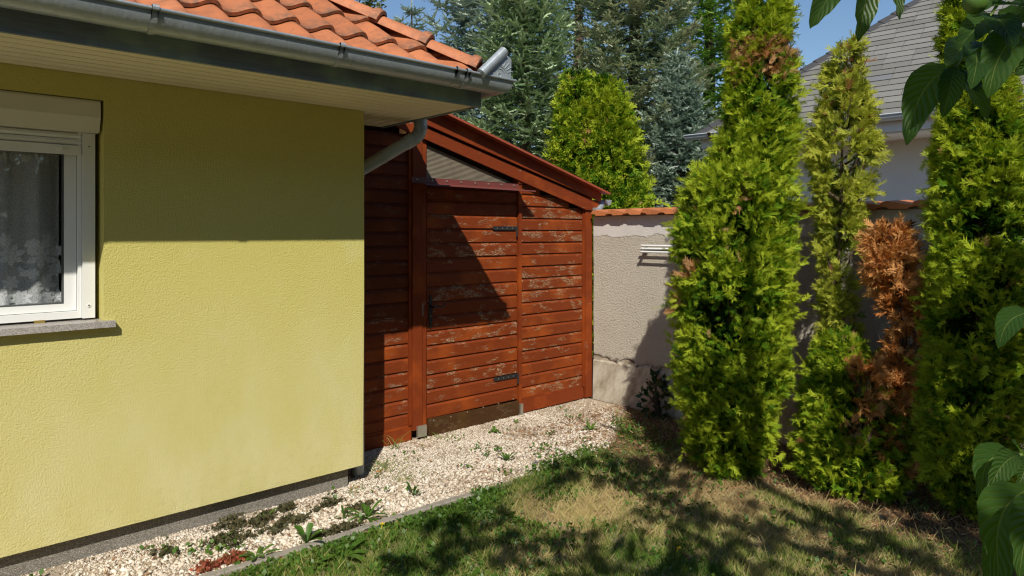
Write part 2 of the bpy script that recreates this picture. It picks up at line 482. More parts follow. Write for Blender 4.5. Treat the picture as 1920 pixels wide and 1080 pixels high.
M_gbase = m_plain('gravel_fines', (0.40, 0.325, 0.235), 0.95, 0.35, 14, 0.012, 80)
M_peb = m_tinted('limestone_chip', [(0, (0.20, 0.14, 0.09)), (0.12, (0.40, 0.31, 0.225)), (0.35, (0.56, 0.48, 0.385)), (0.75, (0.68, 0.605, 0.51)), (1, (0.78, 0.73, 0.65))])
M_grass = m_leaf('grass_blade', [(0, (0.42, 0.30, 0.15)), (0.3, (0.60, 0.48, 0.25)), (0.52, (0.40, 0.37, 0.13)), (0.78, (0.16, 0.23, 0.04)), (1, (0.09, 0.17, 0.025))], 0.22, 0.6, 0.25)
M_weed = m_leaf('weed_leaf', [(0, (0.075, 0.16, 0.018)), (0.5, (0.055, 0.125, 0.016)), (1, (0.11, 0.19, 0.02))], 0.25, 0.45)
M_sedum = m_leaf('dark_sedum', [(0, (0.055, 0.058, 0.026)), (0.6, (0.085, 0.080, 0.034)), (1, (0.14, 0.10, 0.045))], 0.1, 0.7)
M_sedumr = m_leaf('red_sedum', [(0, (0.20, 0.05, 0.03)), (0.6, (0.36, 0.09, 0.045)), (1, (0.16, 0.14, 0.04))], 0.1, 0.6)
M_litter = m_leaf('dry_litter', [(0, (0.12, 0.055, 0.025)), (0.5, (0.28, 0.14, 0.06)), (1, (0.42, 0.27, 0.14))], 0.1, 0.8)
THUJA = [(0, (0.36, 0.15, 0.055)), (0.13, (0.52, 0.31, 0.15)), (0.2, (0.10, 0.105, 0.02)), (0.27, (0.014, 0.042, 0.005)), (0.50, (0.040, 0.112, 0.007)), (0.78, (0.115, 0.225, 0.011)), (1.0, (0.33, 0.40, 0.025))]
M_thuja = m_leaf('arborvitae_spray', THUJA, 0.28, 0.6, 0.12)
M_thuja_y = m_leaf('arborvitae_spray_thin', [(0, (0.30, 0.13, 0.05)), (0.2, (0.30, 0.18, 0.08)), (0.28, (0.06, 0.10, 0.015)), (0.6, (0.19, 0.25, 0.03)), (1, (0.42, 0.44, 0.06))], 0.36, 0.6, 0.12)
M_deadf = m_leaf('dead_arborvitae_spray', [(0.1, (0.30, 0.17, 0.08)), (0.28, (0.11, 0.042, 0.015)), (0.5, (0.36, 0.115, 0.024)), (0.75, (0.50, 0.19, 0.048)), (1, (0.55, 0.28, 0.10))], 0.2, 0.8, 0.15)
M_blue = m_leaf('blue_spruce_needle', [(0, (0.08, 0.13, 0.10)), (0.5, (0.215, 0.305, 0.25)), (0.9, (0.38, 0.475, 0.41)), (1, (0.48, 0.56, 0.48))], 0.08, 0.55, 0.25)
M_blue2 = m_leaf('olive_spruce_needle', [(0, (0.08, 0.125, 0.075)), (0.5, (0.22, 0.295, 0.185)), (0.85, (0.38, 0.455, 0.30)), (1, (0.50, 0.52, 0.35))], 0.08, 0.55, 0.25)
M_fir = m_leaf('fir_needle', [(0, (0.065, 0.139, 0.055)), (0.6, (0.139, 0.233, 0.102)), (1, (0.409, 0.521, 0.317))], 0.08, 0.55, 0.25)
M_green = m_leaf('green_spruce_needle', [(0, (0.055, 0.149, 0.034)), (0.6, (0.139, 0.278, 0.055)), (1, (0.278, 0.428, 0.084))], 0.08, 0.55, 0.25)
M_broad = m_leaf('broadleaf', [(0, (0.03, 0.06, 0.012)), (0.6, (0.09, 0.11, 0.02)), (1, (0.20, 0.17, 0.04))], 0.25, 0.5)
M_shrub = m_leaf('shrub_leaf', [(0, (0.012, 0.035, 0.010)), (1, (0.035, 0.075, 0.02))], 0.2, 0.4)
M_bark = m_bark('bark', (0.10, 0.065, 0.042))
M_barkg = m_bark('grey_bark', (0.17, 0.155, 0.13))
M_walnut = m_walnut()
M_canopy = m_leaf('walnut_canopy_leaf', [(0, (0.03, 0.075, 0.014)), (1, (0.055, 0.12, 0.02))], 0.3, 0.45)
M_stalk = m_plain('green_stalk', (0.17, 0.23, 0.05), 0.5)
M_nut = m_plain('green_nut_husk', (0.075, 0.15, 0.022), 0.5, 0.2, 30, 0.001, 90)
M_stone = m_plain('field_stone', (0.30, 0.30, 0.31), 0.9, 0.3, 12, 0.02, 22)
M_yflower = m_plain('yellow_petal', (0.75, 0.50, 0.02), 0.6)

# ------------------------------------------------------------------ ground
g = MB(); g.poly([(-300, -300, 0), (300, -300, 0), (300, 300, 0), (-300, 300, 0)])
tag(g.build('lawn', M_lawn), 'dry yellowing lawn dappled by tree shade', 'lawn', kind='structure')
YW, XW = 3.874, 2.21           # yellow wall face / its end
YS = 4.47                      # shed wall face
XG = 5.05                      # garden wall face
YK = 3.26                      # lawn side of the kerb
def ysouth(x): return YK + 0.02 * np.sin(x * 1.7) + 0.006 * x
g = MB()
xs = np.linspace(-3.5, 5.0, 40)
for a, b in zip(xs[:-1], xs[1:]):
    ya, yb = ysouth(a) + 0.05, ysouth(b) + 0.05
    if a > 4.05: ya = ya + (a - 4.05) * 0.65
    if b > 4.05: yb = yb + (b - 4.05) * 0.65
    g.poly([(a, ya, 0.005), (b, yb, 0.005), (b, 4.60, 0.005), (a, 4.60, 0.005)])
tag(g.build('gravel_bed', M_gbase), 'strip of pale gravel between the kerb and the buildings', 'gravel bed', kind='structure')
kerb = tag(bpy.data.objects.new('kerb', None), 'narrow concrete edging between white gravel and lawn', 'kerb', kind='structure')
COL.objects.link(kerb)
x = -3.2; i = 0
while x < 4.05:
    L = 0.995
    g = MB(); n = 6
    rows = []
    for k in range(n + 1):
        xx = x + L * k / n; y0 = float(ysouth(xx)); j = random.uniform(-.003, .003)
        top = 0.027 + j + 0.005 * math.sin(xx * 3) - .034 * min(1, max(0, xx - 2.3))
        rows.append([(xx, y0, -0.05), (xx, y0, top - 0.006), (xx, y0 + 0.007, top), (xx, y0 + 0.043, top), (xx, y0 + 0.05, top - 0.006), (xx, y0 + 0.05, -0.05)])
    g.rings(rows).build('kerb_stone', M_conc, kerb)
    x += 1.0

# ------------------------------------------------------------------ yellow house
house = thing('yellow_house', 'yellow plastered house with orange tiled roof and grey gutter', 'house', (XW - 2, YW + 0.3, 0))
# front wall with a window opening, reveals and thickness
wx0, wx1, wz0, wz1 = -0.62, 0.757, 1.17, 2.276
ZB, ZT, WD = 0.137, 2.44, 0.30
bm = bmesh.new()
gx = [-4.2, wx0, wx1, XW]; gz = [ZB, wz0, wz1, ZT]
def wallsheet(y):
    vv = {(i, k): bm.verts.new((gx[i], y, gz[k])) for i in range(4) for k in range(4)}
    for i in range(3):
        for k in range(3):
            if (i, k) != (1, 1):
                bm.faces.new((vv[i, k], vv[i + 1, k], vv[i + 1, k + 1], vv[i, k + 1]))
    return vv
a = wallsheet(YW); b = wallsheet(YW + WD)
for p, q in (((1, 1), (2, 1)), ((2, 1), (2, 2)), ((2, 2), (1, 2)), ((1, 2), (1, 1))):
    bm.faces.new((a[p], a[q], b[q], b[p]))
per = [(i, 0) for i in range(4)] + [(3, k) for k in range(1, 4)] + [(i, 3) for i in (2, 1, 0)] + [(0, k) for k in (2, 1)]
for p, q in zip(per, per[1:] + per[:1]):
    bm.faces.new((a[p], b[p], b[q], a[q]))
ed = [e for e in bm.edges if all(abs(v.co.y - YW) < 1e-6 for v in e.verts) and e.calc_face_angle(0) > 1]
ed += [e for e in bm.edges if all(abs(v.co.x - XW) < 1e-6 and abs(v.co.y - YW) < 1e-6 for v in e.verts) and e not in ed]
bmesh.ops.bevel(bm, geom=ed, offset=0.010, segments=3, affect='EDGES')
bmesh.ops.recalc_face_normals(bm, faces=bm.faces[:])
me = bpy.data.meshes.new('wall'); bm.to_mesh(me); bm.free(); me.materials.append(M_yellow)
place('wall', me, house)
g = MB()
g.box(XW - 0.30, XW, YW + WD + 0.002, 9.4, ZB, ZT)
g.box(-4.2, -3.9, YW + WD + 0.002, 9.4, ZB, ZT)
g.box(-3.898, XW - 0.302, 9.1, 9.4, ZB, ZT)
g.build('wall', M_yellow, house)
g = MB()
g.box(-4.1, 2.126, YW + 0.058, 9.3, -0.1, ZB - 0.002)
g.build('plinth', M_plinth, house, bevel=0.004)
g = MB()                                              # dark room behind the window
g.box(-3.89, XW - 0.305, YW + WD + 0.01, 9.09, ZB + 0.01, ZB + 0.05)
g.box(-3.89, XW - 0.305, YW + WD + 0.01, 9.09, ZT - 0.05, ZT - 0.01)
g.box(-3.85, XW - 0.31, 6.2, 6.26, ZB + 0.06, ZT - 0.06)
g.build('room', M_dark, house)

# window -------------------------------------------------------------
FY = YW + 0.085                                       # face of guide rail
def frame_ring(x0, x1, z0, z1, wl, wb, wt_, y0, y1):
    o_ = [(x0, z0), (x1, z0), (x1, z1), (x0, z1)]; i_ = [(x0 + wl, z0 + wb), (x1 - wl, z0 + wb), (x1 - wl, z1 - wt_), (x0 + wl, z1 - wt_)]
    g = MB(); rows = [[(a_, y_, b_) for a_, b_ in L] for L, y_ in ((o_, y0), (i_, y0), (i_, y1), (o_, y1), (o_, y0))]
    g.rings(rows, caps=False); bmesh.ops.remove_doubles(g.bm, verts=g.bm.verts[:], dist=1e-5); return g
window = frame_ring(-0.548, 0.6795, wz0 + 0.024, wz1 - 0.010, 0.016, 0.034, 0.12, FY + 0.017, FY + 0.075).build('window', M_white, house)
for a_, b_ in ((0.681, 0.735), (-0.612, -0.550)):
    g = MB(); g.box(a_, b_, FY, FY + 0.10, wz0 + 0.022, wz1 - 0.16); g.build('guide_rail', M_white, window, bevel=0.003)
zb = wz1 - 0.158
g = MB()                                             # roller shutter box with slanted nose
prof = [(YW + 0.165, wz1 - 0.004), (YW + 0.012, wz1 - 0.004), (YW + 0.004, wz1 - 0.016), (YW + 0.004, wz1 - 0.088), (YW + 0.034, zb), (YW + 0.165, zb)]
g.prism([(-0.61, y, z) for y, z in prof], (0.61 + 0.744, 0, 0))
g.build('shutter_box', M_cream, window, bevel=0.003)
g = MB()                                             # lowered end of shutter
for k in range(2):
    z1 = zb - 0.004 - k * 0.030
    g.prism([(-0.545, FY + 0.02, z1), (-0.545, FY + 0.034, z1 - 0.002), (-0.545, FY + 0.034, z1 - 0.028), (-0.545, FY + 0.02, z1 - 0.027), (-0.545, FY + 0.013, z1 - 0.014)], (1.222, 0, 0))
g.build('shutter_slat', M_white, window)
g = MB(); g.box(-0.545, 0.677, FY + 0.010, FY + 0.03, zb - 0.112, zb - 0.066); g.build('shutter_end_bar', M_white, window, bevel=0.003)
kb = on_y(112, 278, FY + 0.006)
g = MB(); g.tube([(kb[0], FY + 0.012, kb[2]), (kb[0], FY - 0.012, kb[2])], 0.011, 12); g.tube([(kb[0] - .014, FY + 0.006, kb[2]), (kb[0] + .014, FY + 0.006, kb[2])], 0.006, 8)
g.build('stop_knob', M_white, window, smooth=False)
for zz in (2.05, 1.255):
    g = MB(); g.tube([(0.708, FY + 0.002, zz), (0.708, FY - 0.003, zz)], 0.009, 12); g.build('screw_cap', M_white, window)
    g = MB(); g.tube([(0.708, FY - 0.0031, zz), (0.708, FY - 0.004, zz)], 0.004, 8); g.build('screw', M_grey, window)
SY = FY + 0.045                                      # sash face
frame_ring(-0.53, 0.6615, wz0 + 0.0605, zb + .05, 0.052, 0.036, 0.05, SY, SY + 0.05).build('sash', M_white, window)
frame_ring(-0.4775, 0.609, wz0 + 0.097, zb + .02, 0.005, 0.006, 0.02, SY + 0.004, SY + 0.04).build('gasket', M_grey, window)
g = MB(); g.poly([(-0.477, SY + .02, wz0 + .099), (0.608, SY + .02, wz0 + .099), (0.608, SY + .02, zb + .02), (-0.477, SY + .02, zb + .02)]); g.build('pane', M_glass, window)
bp = on_y(74, 603, SY - 0.03)
g = MB(); g.box(bp[0] - 0.022, bp[0] + 0.022, SY - 0.031, SY - 0.0285, bp[2] - 0.008, bp[2] + 0.006); g.build('drain_cap', M_brass, window)
g = MB(); g.box(wx0 + 0.002, 0.80, YW - 0.042, YW - 0.0005, wz0 - 0.018, wz0 + 0.013); g.box(wx0 + 0.002, wx1 - 0.001, YW - 0.0005, YW + 0.2, wz0 - 0.018, wz0 + 0.013)
g.build('window_sill', M_granite, house, bevel=0.002)

# lace curtain (a thing of its own hanging behind the pane)
CY = SY + 0.065
def cfold(x): return 0.016 * math.sin(x * 46) + 0.010 * math.sin(x * 21 + 1.0) + 0.004 * math.sin(x * 97)
cz1 = on_y(60, 296, CY)[2]
cur = thing('lace_curtain', 'sheer white lace curtain with flower pattern behind the window pane', 'curtain', (0.0, CY, wz0))
g = MB()
xs = np.linspace(-0.55, 0.60, 150)
g.rings([[(x, CY + cfold(x), wz0 - 0.03), (x, CY + cfold(x), 1.7), (x, CY + cfold(x) * 0.8, cz1), (x, CY + cfold(x) * 0.6, cz1 + 0.025)] for x in xs], closed=False)
g.build('net', M_net, cur, smooth=True)
g = MB()                                             # woven flowers, leaves, scalloped heading
def petal(cx, cz, ang, L, W):
    pts = []
    for t in np.linspace(0, 1, 7): pts.append((t * L, W * math.sin(math.pi * t ** 0.8)))
    for t in np.linspace(1, 0, 7)[1:-1]: pts.append((t * L, -W * math.sin(math.pi * t ** 0.8)))
    o = []
    for a_, b_ in pts:
        x = cx + a_ * math.cos(ang) - b_ * math.sin(ang); z = cz + a_ * math.sin(ang) + b_ * math.cos(ang)
        o.append((x, CY + cfold(x) - 0.004, z))
    g.poly(o)
def flower(cx, cz, r, n=7):
    a0 = random.random() * 6
    for k in range(n): petal(cx + .25 * r * math.cos(a0 + k * 2 * math.pi / n), cz + .25 * r * math.sin(a0 + k * 2 * math.pi / n), a0 + k * 2 * math.pi / n, r * .72, r * 0.23)
    for k in range(5): petal(cx, cz, a0 + 0.4 + k * 2 * math.pi / 5, r * 0.5, r * 0.16)
def P2(px, py):
    q = on_y(px, py, CY); return q[0], q[2]
for px, py, r in ((75, 480, 0.085), (90, 448, 0.05), (108, 470, 0.045), (20, 478, 0.075), (8, 450, 0.05), (62, 460, 0.05), (85, 532, 0.055), (20, 530, 0.05), (60, 512, 0.04), (105, 505, 0.05), (40, 560, 0.06), (85, 562, 0.06), (110, 555, 0.05), (5, 562, 0.06), (-60, 480, 0.08), (-60, 555, 0.08), (-110, 470, 0.07), (-110, 550, 0.07)):
    cx_, cz_ = P2(px, py); flower(cx_, cz_, r * .80, random.choice((6, 7, 8)))
for k in range(46):
    cx_, cz_ = P2(random.uniform(-160, 122), random.uniform(440, 575)); petal(cx_, cz_, random.uniform(0, 6.3), random.uniform(0.03, 0.06), random.uniform(.008, .016))
for k in range(44):
    cx_ = -0.5 + k * 0.025; petal(cx_, cz1 + 0.02, -1.57 + random.uniform(-.3, .3), 0.05, 0.010)
g.build('lace_pattern', M_lace, cur)['kind'] = 'stuff'

# eaves -----------------------------------------------------------------
XE, YE = 2.660, 3.245          # fascia faces
ZS = 2.395                     # soffit underside
YEND = 4.375                   # where the shed cuts the end eaves
g = MB(); g.box(-4.2, XE, YE, YE + 0.022, ZS - 0.006, 2.515); g.build('fascia', M_fascia, house, bevel=0.002)
g = MB(); g.box(XE - 0.022, XE - 0.001, YE + 0.024, YEND, ZS - 0.006, 2.515); g.build('fascia', M_fascia, house, bevel=0.002)
n = 7
def diag_x(y): return XW + (XE - XW) * (YW - y) / (YW - YE)
y0s = np.linspace(YE + 0.024, YW - 0.001, n + 1)
for k in range(n):
    a_, b_ = y0s[k] + 0.0035, y0s[k + 1] - 0.0035
    g = MB(); g.prism([(-4.2, a_, ZS), (diag_x(a_) - 0.002, a_, ZS), (diag_x(b_) - 0.002, b_, ZS), (-4.2, b_, ZS)], (0, 0, 0.014))
    g.build('soffit_board', M_soffit, house, bevel=0.002)
n = 5
x0s = np.linspace(XW + 0.001, XE - 0.024, n + 1)
def diag_y(x): return YW - (x - XW) / (XE - XW) * (YW - YE)
for k in range(n):
    a_, b_ = x0s[k] + 0.0035, x0s[k + 1] - 0.0035
    g = MB(); g.prism([(a_, diag_y(a_) + 0.003, ZS), (b_, diag_y(b_) + 0.003, ZS), (b_, YEND, ZS), (a_, YEND, ZS)], (0, 0, 0.014))
    g.build('soffit_board', M_soffit, house, bevel=0.002)
g = MB(); g.box(-4.2, XE - 0.03, YE + 0.03, 9.0, ZS + 0.05, ZS + 0.06); g.build('eaves_lining', M_dark, house)

# roof planes
PIT = 0.70; TH = math.atan(PIT); ZR0 = 2.525                    # tile bed height at YE0
YR0, XR0 = 3.185, 2.72
def zmain(y): return ZR0 + PIT * (y - YR0)
def roofp(a_): return (XR0 - a_, YR0 + a_)
TOPA = 3.2
g = MB()
A = (XR0, YR0, ZR0 - 0.03); B = (XR0 - TOPA, YR0 + TOPA, ZR0 - 0.03 + PIT * TOPA); C = (-4.4, YR0 + TOPA, B[2]); D = (-4.4, YR0, A[2])
g.poly([A, B, C, D]); g.poly([A, (XR0, 9.6, A[2]), B])
roof = g.build('roof', M_dark, house)
def tile_mesh(ns=20):
    W, L, T = 0.226, 0.40, 0.019
    prof = []
    for k in range(ns + 1):
        s = k / ns
        # flat pan to the left, round roll to the right
        z = float(np.interp(s, [0, .10, .2, .3, .42, .54, .66, .77, .86, .93, 1.0], [.022, .010, .002, 0, .005, .018, .034, .044, .045, .037, .018]))
        prof.append(((s - 0.5) * W, z))
    rows = []
    for y, dz in ((0.0, 0), (0.006, 0.003), (L * 0.5, 0.0), (L, -0.012)):
        up = [(x_, y, z_ + dz) for x_, z_ in prof]
        dn = [(x_, y, z_ + dz - T) for x_, z_ in prof[::-1]]
        rows.append(up + dn)
    m = MB().rings(rows).mesh('roof_tile', M_tile, smooth=True)
    return m
TM = tile_mesh()
TM_low = tile_mesh(8)
me_s = TM
cs, sn = math.cos(TH), math.sin(TH)
CW, CL = 0.200, 0.325
M_main = Matrix(((1, 0, 0), (0, cs, -sn), (0, sn, cs))).to_4x4()
def tile_at(x_, d_, jx=0, rz=0.0, tilt=0.055):
    """tile with its lower edge d_ up the main slope"""
    o = Vector((x_ + jx, YR0 - 0.03 + d_ * cs, ZR0 - 0.03 * PIT + d_ * sn))
    return Matrix.Translation(o) @ M_main @ Matrix.Rotation(rz, 4, 'Z') @ Matrix.Rotation(-tilt, 4, 'X') @ Matrix.Translation((0, 0, 0.012))
def hip_cut(me_, Mx, sign):
    b_ = bmesh.new(); b_.from_mesh(me_); b_.transform(Mx)
    r_ = bmesh.ops.bisect_plane(b_, geom=b_.verts[:] + b_.edges[:] + b_.faces[:], plane_co=(XR0 - sign * .012, YR0, 0), plane_no=Vector((1, 1, 0)) * sign, clear_outer=True)
    n_ = len(b_.faces)
    b_.transform(Mx.inverted())
    m_ = bpy.data.meshes.new('roof_tile'); b_.to_mesh(m_); b_.free(); m_.materials.append(M_tile); m_.shade_smooth(); m_.set_sharp_from_angle(angle=rad(40))
    return m_, n_
for r in range(9):
    d_ = r * CL
    xlim = XR0 - 0.02 - d_ * cs
    x_ = 1.41 + 0.2 * 6 + 0.045
    while x_ > -1.15:
        if x_ < xlim + 0.10 and len([1 for c in roof.children]) < 210:
            Mx = tile_at(x_, d_ + random.uniform(-.004, .004), random.uniform(-.003, .003), random.uniform(-.012, .012), 0.055 + random.uniform(-.006, .006))
            m_, n_ = (TM, 9) if x_ < xlim - .42 else hip_cut(TM, Mx, 1)
            if n_ > 4: place('roof_tile', m_, roof, Mx)
        x_ -= CW
# the same tiles far from view: rest of the slope and the end slope, joined
bmf = bmesh.new()
def addm(Mx, cut=False):
    t_ = hip_cut(TM_low, Mx, -1)[0] if cut else TM_low.copy()
    t_.transform(Mx); bmf.from_mesh(t_); bpy.data.meshes.remove(t_)
for r in range(11):
    d_ = r * CL; x_ = -1.2
    while x_ > -4.3:
        addm(tile_at(x_, d_)); x_ -= 0.2
Mend = Matrix.Translation((XR0, YR0, 0)) @ Matrix.Rotation(rad(90), 4, 'Z') @ Matrix.Translation((0, 0, 0))
for r in range(6):
    d_ = r * CL; yy = 0.0 + d_ * cs
    while yy < 3.9:
        o = Vector((XR0 + 0.03 - d_ * cs, YR0 + yy, ZR0 - 0.03 * PIT + d_ * sn))
        Rm = Matrix(((0, -cs, sn), (1, 0, 0), (0, sn, cs))).to_4x4()
        addm(Matrix.Translation(o) @ Rm @ Matrix.Rotation(-0.055, 4, 'X') @ Matrix.Translation((0, 0, 0.012)), yy < d_ * cs + .5)
        yy += 0.2
mf = bpy.data.meshes.new('roof_tile_field'); bmf.to_mesh(mf); bmf.free(); mf.materials.clear(); mf.materials.append(M_tile); mf.shade_smooth(); mf.set_sharp_from_angle(angle=rad(40))
o = place('roof_tile_field', mf, roof); o['kind'] = 'stuff'
# hip tiles: half round barrels with a raised collar at their lower end
hd = Vector((-1, 1, PIT)).normalized(); hs = Vector((1, 1, 0)).normalized(); hn = hs.cross(hd)
if hn.z < 0: hn = -hn
def hip_mesh():
    L = 0.385; rows = []
    def sec(y, r0, w):
        return [(math.cos(a_) * r0 * w, y, math.sin(a_) * r0 - 0.005) for a_ in np.linspace(0.05, math.pi - 0.05, 13)] + [(math.cos(a_) * (r0 - 0.014) * w, y, math.sin(a_) * (r0 - 0.014) - 0.005) for a_ in np.linspace(math.pi - 0.05, 0.05, 13)]
    for y, r0 in ((0, 0.084), (0.004, 0.092), (0.03, 0.097), (0.055, 0.092), (0.060, 0.080), (0.075, 0.079), (L, 0.070)):
        rows.append(sec(y, r0, 1.12))
    return MB().rings(rows).mesh('hip_tile', M_hip, smooth=True)
HM = hip_mesh()
for k in range(14):
    a_ = 0.075 + k * 0.213
    o = Vector((XR0 - a_, YR0 + a_, ZR0 + PIT * a_ + 0.030))
    place('hip_tile', HM, roof, Matrix.Translation(o) @ Matrix((hs, hd, hn)).transposed().to_4x4() @ Matrix.Rotation(random.uniform(-.012, .012), 4, 'Z') @ Matrix.Rotation(-0.035, 4, 'X'))
    if k in (2, 3):                                   # bent wire of the hip clip
        pass
# gutter --------------------------------------------------------------
GR, GY, GX, GZ = 0.072, 3.168, 2.722, 2.545
prof = []
for a_ in np.linspace(math.pi, 2 * math.pi, 15): prof.append((-math.cos(a_) * -1 * GR * 1.0, math.sin(a_) * GR * 1.12))
outer = [(GR * math.cos(a_), GR * 1.15 * math.sin(a_)) for a_ in np.linspace(math.pi, 2 * math.pi, 17)]
bead = [(GR + 0.007 + 0.008 * math.cos(a_), 0.002 + 0.008 * math.sin(a_)) for a_ in np.linspace(-2.6, 2.6, 9)]
inner = [((GR - 0.003) * math.cos(a_), (GR * 1.15 - 0.003) * math.sin(a_)) for a_ in np.linspace(2 * math.pi, math.pi, 17)]
gp = outer + bead + inner
g = MB()
g.rings([[(-4.2, GY - o_, GZ + z_) for o_, z_ in gp]] + [[(x_, GY - o_, GZ + z_) for o_, z_ in gp] for x_ in np.linspace(-3, 2.4, 19)] + [[(GX + o_, GY - o_, GZ + z_) for o_, z_ in gp], [(GX + o_, 3.7, GZ + z_) for o_, z_ in gp], [(GX + o_, YEND, GZ + z_) for o_, z_ in gp]])
gutter = g.build('gutter', M_zinc, house, smooth=True)
g = MB(); g.prism([(GX + o_, YEND, GZ + z_) for o_, z_ in outer], (0, 0.003, 0)); g.build('gutter_end_cap', M_zinc, gutter)
def band(x0, x1, dr):
    g = MB()
    sec = [((GR + dr) * math.cos(a_), (GR * 1.15 + dr) * math.sin(a_)) for a_ in np.linspace(math.pi * 1.02, 2 * math.pi, 15)]
    sec += [(GR + 0.013 + 0.012 * math.cos(a_), 0.004 + 0.014 * math.sin(a_)) for a_ in np.linspace(-0.6, 2.8, 6)]
    sec2 = [(a_ * 0.985, b_ * 0.985) for a_, b_ in sec[::-1]]
    g.rings([[(xx, GY - o_, GZ + z_) for o_, z_ in sec + sec2] for xx in (x0, x0 + 0.004, x1 - 0.004, x1)])
    return g
for px in (-560, -120, 290, 640, 876):
    xx = on_y(px, 100, GY - GR)[0]
    band(xx - 0.013, xx + 0.013, 0.004).build('gutter_bracket', M_zinc2, gutter, smooth=False)
xx = on_y(862, 140, GY - GR)[0]
band(xx - 0.03, xx - 0.022, 0.002).build('gutter_joint', M_zinc, gutter)
# splash guard standing on the gutter corner: rolled tube over an embossed plate
yg = GY - GR - 0.012
P = lambda px, py, y=yg: tuple(on_y(px, py, y))
g = MB()
g.prism([P(905, 139), P(958, 150), P(959, 112), P(951, 104)], (0, 0.006, 0))
splash = g.build('splash_guard', M_zinc2, gutter)
a_, b_ = np.array(P(902, 138)), np.array(P(945, 96))
g = MB(); n_ = 14
pa, pb = Vector(a_), Vector(b_) + Vector((0.0, 0.0, 0))
g.tube([pa, pa.lerp(pb, .5), pb], 0.030, 16)
g.build('rolled_edge', M_zinc2, splash, smooth=False)
g = MB(); c0 = np.array(P(936, 141))
for r_, w_ in ((0.062, 0.003), (0.045, 0.003), (0.014, 0.003)):
    pts = [(c0[0] + r_ * math.cos(t), yg - 0.001, c0[2] + r_ * math.sin(t) * 0.9) for t in np.linspace(0.5 if r_ > .02 else 0, 3.1 if r_ > .02 else 6.28, 14)]
    g.tube(pts, w_, 6)
for t in np.linspace(0.35, 1.5, 6):
    d0 = Vector((math.cos(t), 0, math.sin(t)))
    g.tube([Vector((c0[0], yg - 0.001, c0[2])) + d0 * 0.068, Vector((c0[0], yg - 0.001, c0[2])) + d0 * (0.115 if t < 1.1 else 0.085)], 0.003, 5)
g.build('embossing', M_zinc2, splash)
# downpipe
pr = 0.044
yd = 3.99
arc = [Vector((GX, yd, 2.46)), Vector((GX, yd, 2.33))]
c1, c2 = Vector((GX, yd, 2.27)), Vector((2.275, 4.06, 2.02))
dd = (c2 - c1).normalized()
pts = [Vector((GX, yd, 2.50)), Vector((GX, yd, 2.36)), Vector((GX - 0.004, yd, 2.335)), Vector((GX - 0.016, yd + .002, 2.305)), Vector((GX - 0.040, yd + .006, 2.280)), Vector((GX - 0.075, yd + .011, 2.258))]
g = MB(); 
e1 = pts[-1]
g.tube(pts, pr + 0.002, 18)
dp = g.build('downpipe', M_zinc, house, smooth=True)
g = MB()
for k in range(7):
    t = k / 6; i0 = 1 + t * 3.6; ia = int(i0); f = i0 - ia
    c = pts[ia].lerp(pts[min(ia + 1, 5)], f); tn = (pts[min(ia + 1, 5)] - pts[ia]).normalized()
    g.tube([c - tn * 0.004, c, c + tn * 0.004], [pr + 0.001, pr + 0.006, pr + 0.001], 18)
g.build('elbow_ridges', M_zinc, dp, smooth=True)
e2 = Vector((2.285, 4.06, 2.035))
g = MB(); g.tube([e1, e1.lerp(e2, .5), e2, e2 + Vector((-0.012, 0.002, -0.03)), Vector((2.268, 4.063, 1.96)), Vector((2.268, 4.063, 0.0))], pr, 18); g.build('pipe_run', M_zinc, dp, smooth=True)
m1 = e1.lerp(e2, .12); m2 = e1.lerp(e2, .14); m3 = e1.lerp(e2, .55); m4 = e1.lerp(e2, .57)
g = MB(); g.tube([e1.lerp(e2, -0.02), m1], pr + 0.004, 18); g.build('pipe_sleeve', M_zinc2, dp, smooth=True)
g = MB(); g.tube([m3, m4], pr + 0.003, 18); g.build('pipe_sleeve', M_zinc, dp, smooth=True)

# ------------------------------------------------------------------ wooden shed
shed = thing('wooden_shed', 'red brown timber lean-to shed with flaking paint against yellow house', 'shed', (3.6, 4.6, 0))
def zroof(x_): return 2.555 - 0.282 * (x_ - 3.22)
PH = 0.108
def plank_mesh(name, L, h, mat, t=0.022, slope=0.0):
    """lap board: chamfered top edge, groove under it; origin at its lower left front"""
    pr_ = [(0.0, 0.004), (0.0, h - 0.020), (0.012, h - 0.005), (0.013, h + 0.004), (t, h + 0.004), (t, 0.0), (0.006, 0.0)]
    g = MB(); g.rings([[(0, y_, z_) for y_, z_ in pr_], [(L, y_, z_) for y_, z_ in pr_]])
    return g.mesh(name, mat)
PX0, PX1, DX0, DX1, QX0, QX1, QX2 = 2.215, 2.953, 3.105, 4.070, 4.116, 4.927, 5.040
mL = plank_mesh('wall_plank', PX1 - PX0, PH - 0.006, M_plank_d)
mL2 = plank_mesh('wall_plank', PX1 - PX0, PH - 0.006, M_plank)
z = 0.115
while z + PH < 2.40:
    place('wall_plank', mL2 if z < 0.95 else mL, shed, Matrix.Translation((PX0, YS + random.uniform(-.0015, .0015), z)))  # boards above the lit foot take the shaded copy
    z += PH
mR = plank_mesh('wall_plank', QX1 - QX0, PH - 0.006, M_plank_w)
z = 0.130
while z + 0.03 < zroof(QX0) - 0.10:
    xe = min(QX1, 3.22 + (2.555 - 0.16 - (z + PH)) / 0.282)
    m_ = mR if xe >= QX1 else plank_mesh('wall_plank', xe - QX0, PH - 0.006, M_plank_w)
    if xe - QX0 > 0.05:
        place('wall_plank', m_, shed, Matrix.Translation((QX0, YS + random.uniform(-.0015, .0015), z)))
    z += PH
g = MB(); g.box(PX0, PX1 + .002, YS - 0.012, YS + 0.03, 0.012, 0.108); g.build('bottom_board', M_frame, shed, bevel=0.004)
g = MB(); g.box(QX0 - .002, QX1 + .002, YS - 0.014, YS + 0.03, 0.018, 0.126); g.build('bottom_board', M_frame, shed, bevel=0.004)
